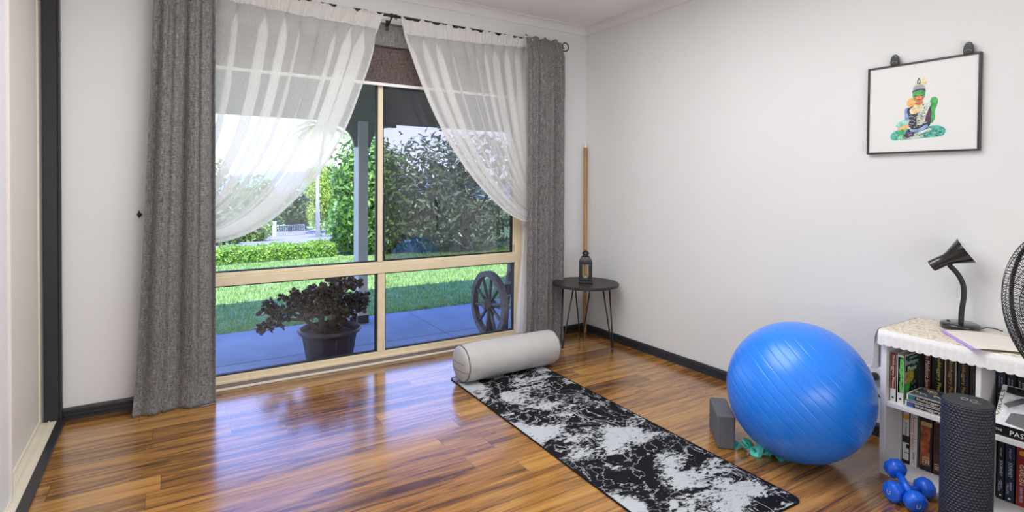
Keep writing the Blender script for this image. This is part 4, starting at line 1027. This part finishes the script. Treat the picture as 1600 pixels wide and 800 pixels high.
def leaves(mb, pts, nrm, size, rg, jitter=.8, wid=.42, fold=.15):
    for p, n_ in zip(pts, nrm):
        d = Vector((rg.gauss(0, 1), rg.gauss(0, 1), rg.gauss(0, 1))); nn = (Vector(n_)+d*jitter*.5).normalized()
        t = nn.cross(Vector((rg.gauss(0, 1), rg.gauss(0, 1), rg.gauss(0, 1)))).normalized(); b = nn.cross(t)
        L = size*rg.uniform(.65, 1.25); w_ = L*wid; p = Vector(p)
        mb.add([p-t*L*.5, p-t*L*.05+b*w_*.5, p+t*L*.5-nn*L*.12, p-t*L*.05-b*w_*.5, p-t*L*.05-nn*L*fold*.4], [(0, 4, 1), (1, 4, 2), (2, 4, 3), (3, 4, 0)])
def blob_points(c, r, n, rg, shell=.55, lumps=9):
    c = Vector(c); ls = []
    for _ in range(lumps):
        d = Vector((rg.gauss(0, 1), rg.gauss(0, 1), rg.gauss(0, 1))).normalized()
        ls.append((Vector((d.x*r[0], d.y*r[1], d.z*r[2]))*.55, rg.uniform(.42, .62)))
    P, Nn = [], []
    while len(P) < n:
        l, s_ = rg.choice(ls); d = Vector((rg.gauss(0, 1), rg.gauss(0, 1), rg.gauss(0, 1))).normalized(); k = s_*rg.uniform(shell, 1)
        q_ = l+Vector((d.x*r[0]*k, d.y*r[1]*k, d.z*r[2]*k)); P.append(c+q_); Nn.append((d+Vector((0, 0, .35))).normalized())
    return P, Nn
def tree(name, c, r, n, size, mt, label, cat, base_z, seed, trunk_r=.06, trunk_m=None, group=None, lumps=9, wid=.42, shell=.55, trunk=True):
    rg = random.Random(seed); c = Vector(c)
    o = thing(name, (c.x, c.y, base_z), label, cat, group)
    P, Nn = blob_points(c, r, n, rg, shell, lumps); P2 = [(p, q_) for p, q_ in zip(P, Nn) if p.z > base_z+.01]
    mb = MB(); leaves(mb, [p for p, _ in P2], [q_ for _, q_ in P2], size, rg, 1.0, wid); mb.build('foliage', mt, o)
    if trunk:
        mb = MB(); mb.tube([(c.x, c.y, base_z-.02), (c.x+.02, c.y, base_z+(c.z-base_z)*.5), (c.x, c.y, c.z+r[2]*.3)], [trunk_r, trunk_r*.8, trunk_r*.35], 10)
        for k in range(5):
            a = k*1.3; mb.tube([(c.x, c.y, base_z+(c.z-base_z)*.5), (c.x+r[0]*.3*cos(a), c.y+r[1]*.3*sin(a), c.z-.1*r[2]), (c.x+r[0]*.6*cos(a), c.y+r[1]*.6*sin(a), c.z+.3*r[2])], [trunk_r*.6, trunk_r*.4, trunk_r*.15], 7)
        mb.build('trunk', trunk_m or BARK, o)
    return o
tree('laurel_bush', (3.12, 9.75, .80), (.98, .75, 1.22), 8200, .125, LAUREL, 'bright green leafy bush standing behind the porch post', 'bush', ZG, 31, lumps=16)
tree('citrus_tree', (4.85, 9.5, .85), (1.75, .9, 1.45), 5200, .16, CITRUS, 'large glossy leaved bush seen through the dark screened pane', 'bush', ZG, 34, lumps=22, wid=.34)
tree('shade_tree', (.75, 19, .35), (1.55, 1.3, 1.7), 5200, .20, MIDT, 'rounded light green tree behind the left sheer curtain', 'tree', lawn_z(0, 19), 41, .09, lumps=14)
tree('shade_tree', (2.6, 23, -.05), (1.15, 1.2, 1.65), 4800, .22, MIDT, 'lower light green tree right of the rounded one behind the left sheer', 'tree', lawn_z(0, 23), 42, .09, lumps=14)
tree('dark_tree', (7.9, 44, -1.0), (1.7, 1.3, 1.9), 2400, .42, DARKT, 'dark evergreen tree standing above the driveway gate', 'tree', lawn_z(0, 44), 43, .12, lumps=12)
tree('dark_tree', (6.1, 48, -1.1), (1.5, 1.3, 1.6), 1800, .42, DARKT, 'dark evergreen tree left of the one above the gate', 'tree', lawn_z(0, 47), 44, .12, lumps=12)
tree('lime_tree', (6.75, 30, .15), (.85, .8, 1.9), 3200, .2, LIMET, 'yellow green upright tree beside the palm trunk', 'tree', lawn_z(0, 30), 45, .07, lumps=12)
tree('lime_tree', (7.5, 29, -1.0), (.75, .7, 1.0), 1300, .24, MIDT, 'low leafy shrub at the right end of the driveway gate', 'shrub', lawn_z(0, 29), 46, .05, lumps=9)
tree('lime_tree', (3.5, 30, -1.15), (.9, .8, .85), 1500, .26, LIMET, 'bright low shrub left of the driveway gate', 'shrub', lawn_z(0, 30), 47, .05, lumps=9)
tree('far_tree', (9.6, 40, 1.0), (1.9, 1.5, 1.5), 2000, .40, MIDT, 'light green tree top showing between bush and hills', 'tree', lawn_z(0, 40), 48, .1, lumps=10)
tree('far_tree', (14, 50, 1.2), (2.5, 1.5, 2.2), 1600, .5, MIDT, 'far tree right of the porch post', 'tree', lawn_z(0, 50), 49, .1, lumps=10)
# palm
pa = thing('palm_tree', (5.95, 25, lawn_z(0, 25)), 'palm tree with pale slender trunk beyond the left sheer', 'tree')
PT = Vector((5.95, 25, 3.55))
MB().tube([(5.62, 25, lawn_z(0, 25)-.05), (5.60, 25, 1.2), (5.8, 25, 2.6), PT], [.10, .075, .07, .06], 10).build('trunk', PALEB, pa, smooth=True)
fr = MB(); rg = random.Random(9)
for k in range(22):
    a = k*2.4; el = rg.uniform(.1, 1.2); L = rg.uniform(1.2, 1.6); d = Vector((cos(a)*cos(el), sin(a)*cos(el), sin(el)))
    rib = [PT+d*(L*t/8)-Vector((0, 0, 1))*(.62*L*(t/8)**2) for t in range(9)]
    fr.tube(rib, .012, 4)
    for i in range(1, 9):
        for j in (0, .5):
            p = rib[i-1].lerp(rib[i], j); t = (rib[i]-rib[i-1]).normalized(); s_ = t.cross(Vector((0, 0, 1))).normalized()
            for sg in (-1, 1):
                e = p+s_*sg*.34*sin(pi*(i+j)/9.5)+t*.18-Vector((0, 0, .12)); w_ = t*.055
                fr.add([p-w_, p+w_, e], [(0, 1, 2)])
fr.build('fronds', PALML, pa)
# low hedge
rg = random.Random(12); mb = MB(); P, Nn = [], []
for _ in range(9500):
    x = rg.uniform(-1.5, 2.45); face = rg.random(); y0 = 9.25+.11*max(0, x)
    if face < .5: p = (x, y0+rg.gauss(0, .03), ZG+rg.uniform(0.01, .21)); n_ = (0, -1, .4)
    else: p = (x, y0+rg.uniform(0, .55), ZG+.20+rg.gauss(0, .018)+.015*sin(x*9)); n_ = (0, -.1, 1)
    P.append(p); Nn.append(n_)
leaves(mb, P, Nn, .050, rg, 1.2, .6)
tag(mb.build('low_hedge', HEDGE, loc=(0, 9.5, ZG)), 'low clipped bright green hedge across the lawn', 'hedge')
# gate
gt = thing('driveway_gate', (7.25, 40, lawn_z(0, 40)), 'grey metal barred gate at the foot of the driveway', 'gate')
zg = lawn_z(0, 40); m1 = MB()
for z in (.06, .72): m1.tube([(6.42, 40, zg+z), (8.08, 40, zg+z)], .022, 8)
for x in (6.42, 8.08): m1.tube([(x, 40, zg), (x, 40, zg+.74)], .026, 8)
m1.build('gate_frame', GATEM, gt)
for k in range(14): MB().tube([(6.53+k*.111, 40, zg+.06), (6.53+k*.111, 40, zg+.72)], .014, 6).build('bar', GATEM, gt)
tag(MB().box((6.05, 39.9, zg), (6.27, 40.1, zg+.95)).box((6.02, 39.87, zg+.95), (6.30, 40.13, zg+1.0)).build('gate_pillar', mk('white_render', (.7, .7, .68), .8), bevel=.02), 'white rendered pillar at the left of the driveway gate', 'pillar')

# grass blades (uncountable)
rg = random.Random(4); mb = MB()
for _ in range(26000):
    x = rg.uniform(-.6, 5.6); y = 5.09+(rg.random()**1.5)*4.1; h = rg.uniform(.02, .05); a = rg.uniform(0, 6.28); w_ = .004+.0006*(y-5)
    dx, dy = cos(a)*w_, sin(a)*w_; l_ = rg.uniform(-.02, .02)
    mb.add([(x-dx, y-dy, ZG-.005), (x+dx, y+dy, ZG-.005), (x+l_, y+rg.uniform(-.02, .02), ZG+h)], [(0, 1, 2)])
tag(mb.build('grass', GRASSL, loc=(0, 0, ZG)), 'short green grass blades growing beyond the porch slab', 'grass', None, 'stuff')

# potted jade plant
PC = Vector((.965, 3.93, ZG)); jp = thing('potted_jade_plant', PC, 'dark leaved jade plant in a plum plastic pot on the porch', 'potted plant')
pot = MB().lathe([(.145, 0), (.150, .005), (.182, .205), (.198, .208), (.212, .222), (.213, .236), (.208, .243), (.196, .243), (.192, .225), (.188, .20), (0, .20)], 56, center=PC).build('pot', POTM, jp, smooth=True, angle=.7)
for k in range(12):
    a = k*pi/6; MB().tube([PC+Vector((.147*cos(a), .147*sin(a), .01)), PC+Vector((.181*cos(a), .181*sin(a), .2))], .005, 6).build('pot_rib', POTM, pot, smooth=True)
MB().lathe([(.188, .205), (.12, .212), (0, .218)], 32, center=PC).build('soil', SOIL, jp, smooth=True)
rg = random.Random(77); br = MB(); lf = MB(); tips = []
def grow(p, d, L, r, n):
    q_ = p+d*L; mid = p+d*L*.5+Vector((rg.gauss(0, .008), rg.gauss(0, .008), 0)); br.tube([p, mid, q_], [r, r*.88, r*.75], 8)
    if n == 0: tips.append((q_, d)); return
    for k in range(rg.choice((2, 2, 3))):
        e = (d+Vector((rg.gauss(0, .75), rg.gauss(0, .6), rg.gauss(-.06, .35)))).normalized(); grow(q_, e, L*rg.uniform(.62, .85), r*.66, n-1)
    if n < 3: tips.append((mid, d))
grow(PC+Vector((-.05, -.01, .20)), Vector((-.10, 0, 1)).normalized(), .12, .026, 4)
grow(PC+Vector((.05, .02, .20)), Vector((.15, .1, 1)).normalized(), .10, .020, 4)
grow(PC+Vector((.0, .05, .20)), Vector((.45, .1, .8)).normalized(), .10, .016, 3)
grow(PC+Vector((-.06, .02, .20)), Vector((-.75, .0, .85)).normalized(), .15, .018, 4)
grow(PC+Vector((.05, .05, .20)), Vector((.65, .1, .8)).normalized(), .13, .016, 4)
grow(PC+Vector((-.03, -.05, .20)), Vector((-.35, -.2, 1)).normalized(), .14, .017, 4)
grow(PC+Vector((.03, -.02, .20)), Vector((.1, -.1, 1)).normalized(), .16, .02, 4)
br.v = [(x, y, min(z, .60)) for x, y, z in br.v]
br.build('branches', JADEB, jp, smooth=True)
for p, d in tips:
    if p.z > .60: continue
    for k in range(6):
        e = (d*.5+Vector((rg.gauss(0, 1), rg.gauss(0, 1), rg.gauss(.3, .8)))).normalized(); s_ = e.cross(Vector((rg.gauss(0, 1), rg.gauss(0, 1), rg.gauss(0, 1)))).normalized(); n_ = e.cross(s_)
        L = rg.uniform(.028, .044); w_ = L*.36; b0 = p+e*.004; th = .003
        ring = [b0, b0+e*L*.45+s_*w_, b0+e*L*.8+s_*w_*.9, b0+e*L, b0+e*L*.8-s_*w_*.9, b0+e*L*.45-s_*w_]
        lf.add([q_+n_*th for q_ in ring]+[q_-n_*th for q_ in ring], [(0, 1, 2, 3, 4, 5), (11, 10, 9, 8, 7, 6)]+[(i, (i+1) % 6, 6+(i+1) % 6, 6+i) for i in range(6)])
lf.build('foliage', JADEL, jp)

# wagon wheel bench
WC = Vector((2.215, 3.875, ZG+.273)); wb_ = thing('wagon_wheel_bench', (2.75, 3.85, ZG), 'weathered timber bench with a spoked wagon wheel end on the porch', 'bench')
def wheel(cx):
    Mw = Matrix.Translation((cx, WC.y, WC.z)) @ Matrix.Rotation(pi/2, 4, 'Y'); R1, R0, hw = .272, .226, .024
    w0 = MB().lathe([(R0, -hw), (R1, -hw), (R1, hw), (R0, hw), (R0, -hw)], 64, Mw, caps=False).build('wheel', OLDW, wb_, bevel=.003)
    MB().lathe([(0, -.055), (.028, -.055), (.034, -.048), (.046, -.02), (.046, .02), (.034, .048), (.028, .055), (0, .055)], 24, Mw).build('hub', OLDW, w0, smooth=True, angle=.6)
    for k in range(10):
        a = 2*pi*k/10+.15; p0 = Mw @ Vector((.04*cos(a), .04*sin(a), 0)); p1 = Mw @ Vector((.232*cos(a), .232*sin(a), 0))
        MB().tube([p0, p0.lerp(p1, .5), p1], [.011, .014, .011], 8).build('spoke', OLDW, w0, smooth=True)
wheel(WC.x); wheel(WC.x+1.15)
for k in range(5):
    y = 3.74+k*.062; MB().box((WC.x+.03, y, ZG+.250), (WC.x+1.12, y+.05, ZG+.272)).build('seat_slat', SLATM, wb_, bevel=.003)
for x in (WC.x+.05, WC.x+1.07):
    MB().prism([(3.735, ZG+.0), (3.78, ZG), (3.77, ZG+.27), (3.655, ZG+.68), (3.615, ZG+.67), (3.725, ZG+.27)], x, x+.045, lambda p, q_, t: (t, p, q_)).build('back_post', OLDW, wb_, bevel=.003)
    MB().box((x, 3.96, ZG), (x+.045, 4.005, ZG+.25)).build('front_leg', OLDW, wb_, bevel=.003)
for k in range(3):
    z = ZG+.36+k*.105; y = 3.742-(z-ZG-.27)*.28; MB().box((WC.x+.03, y-.022, z), (WC.x+1.12, y-.004, z+.07)).build('back_slat', SLATM, wb_, bevel=.003)
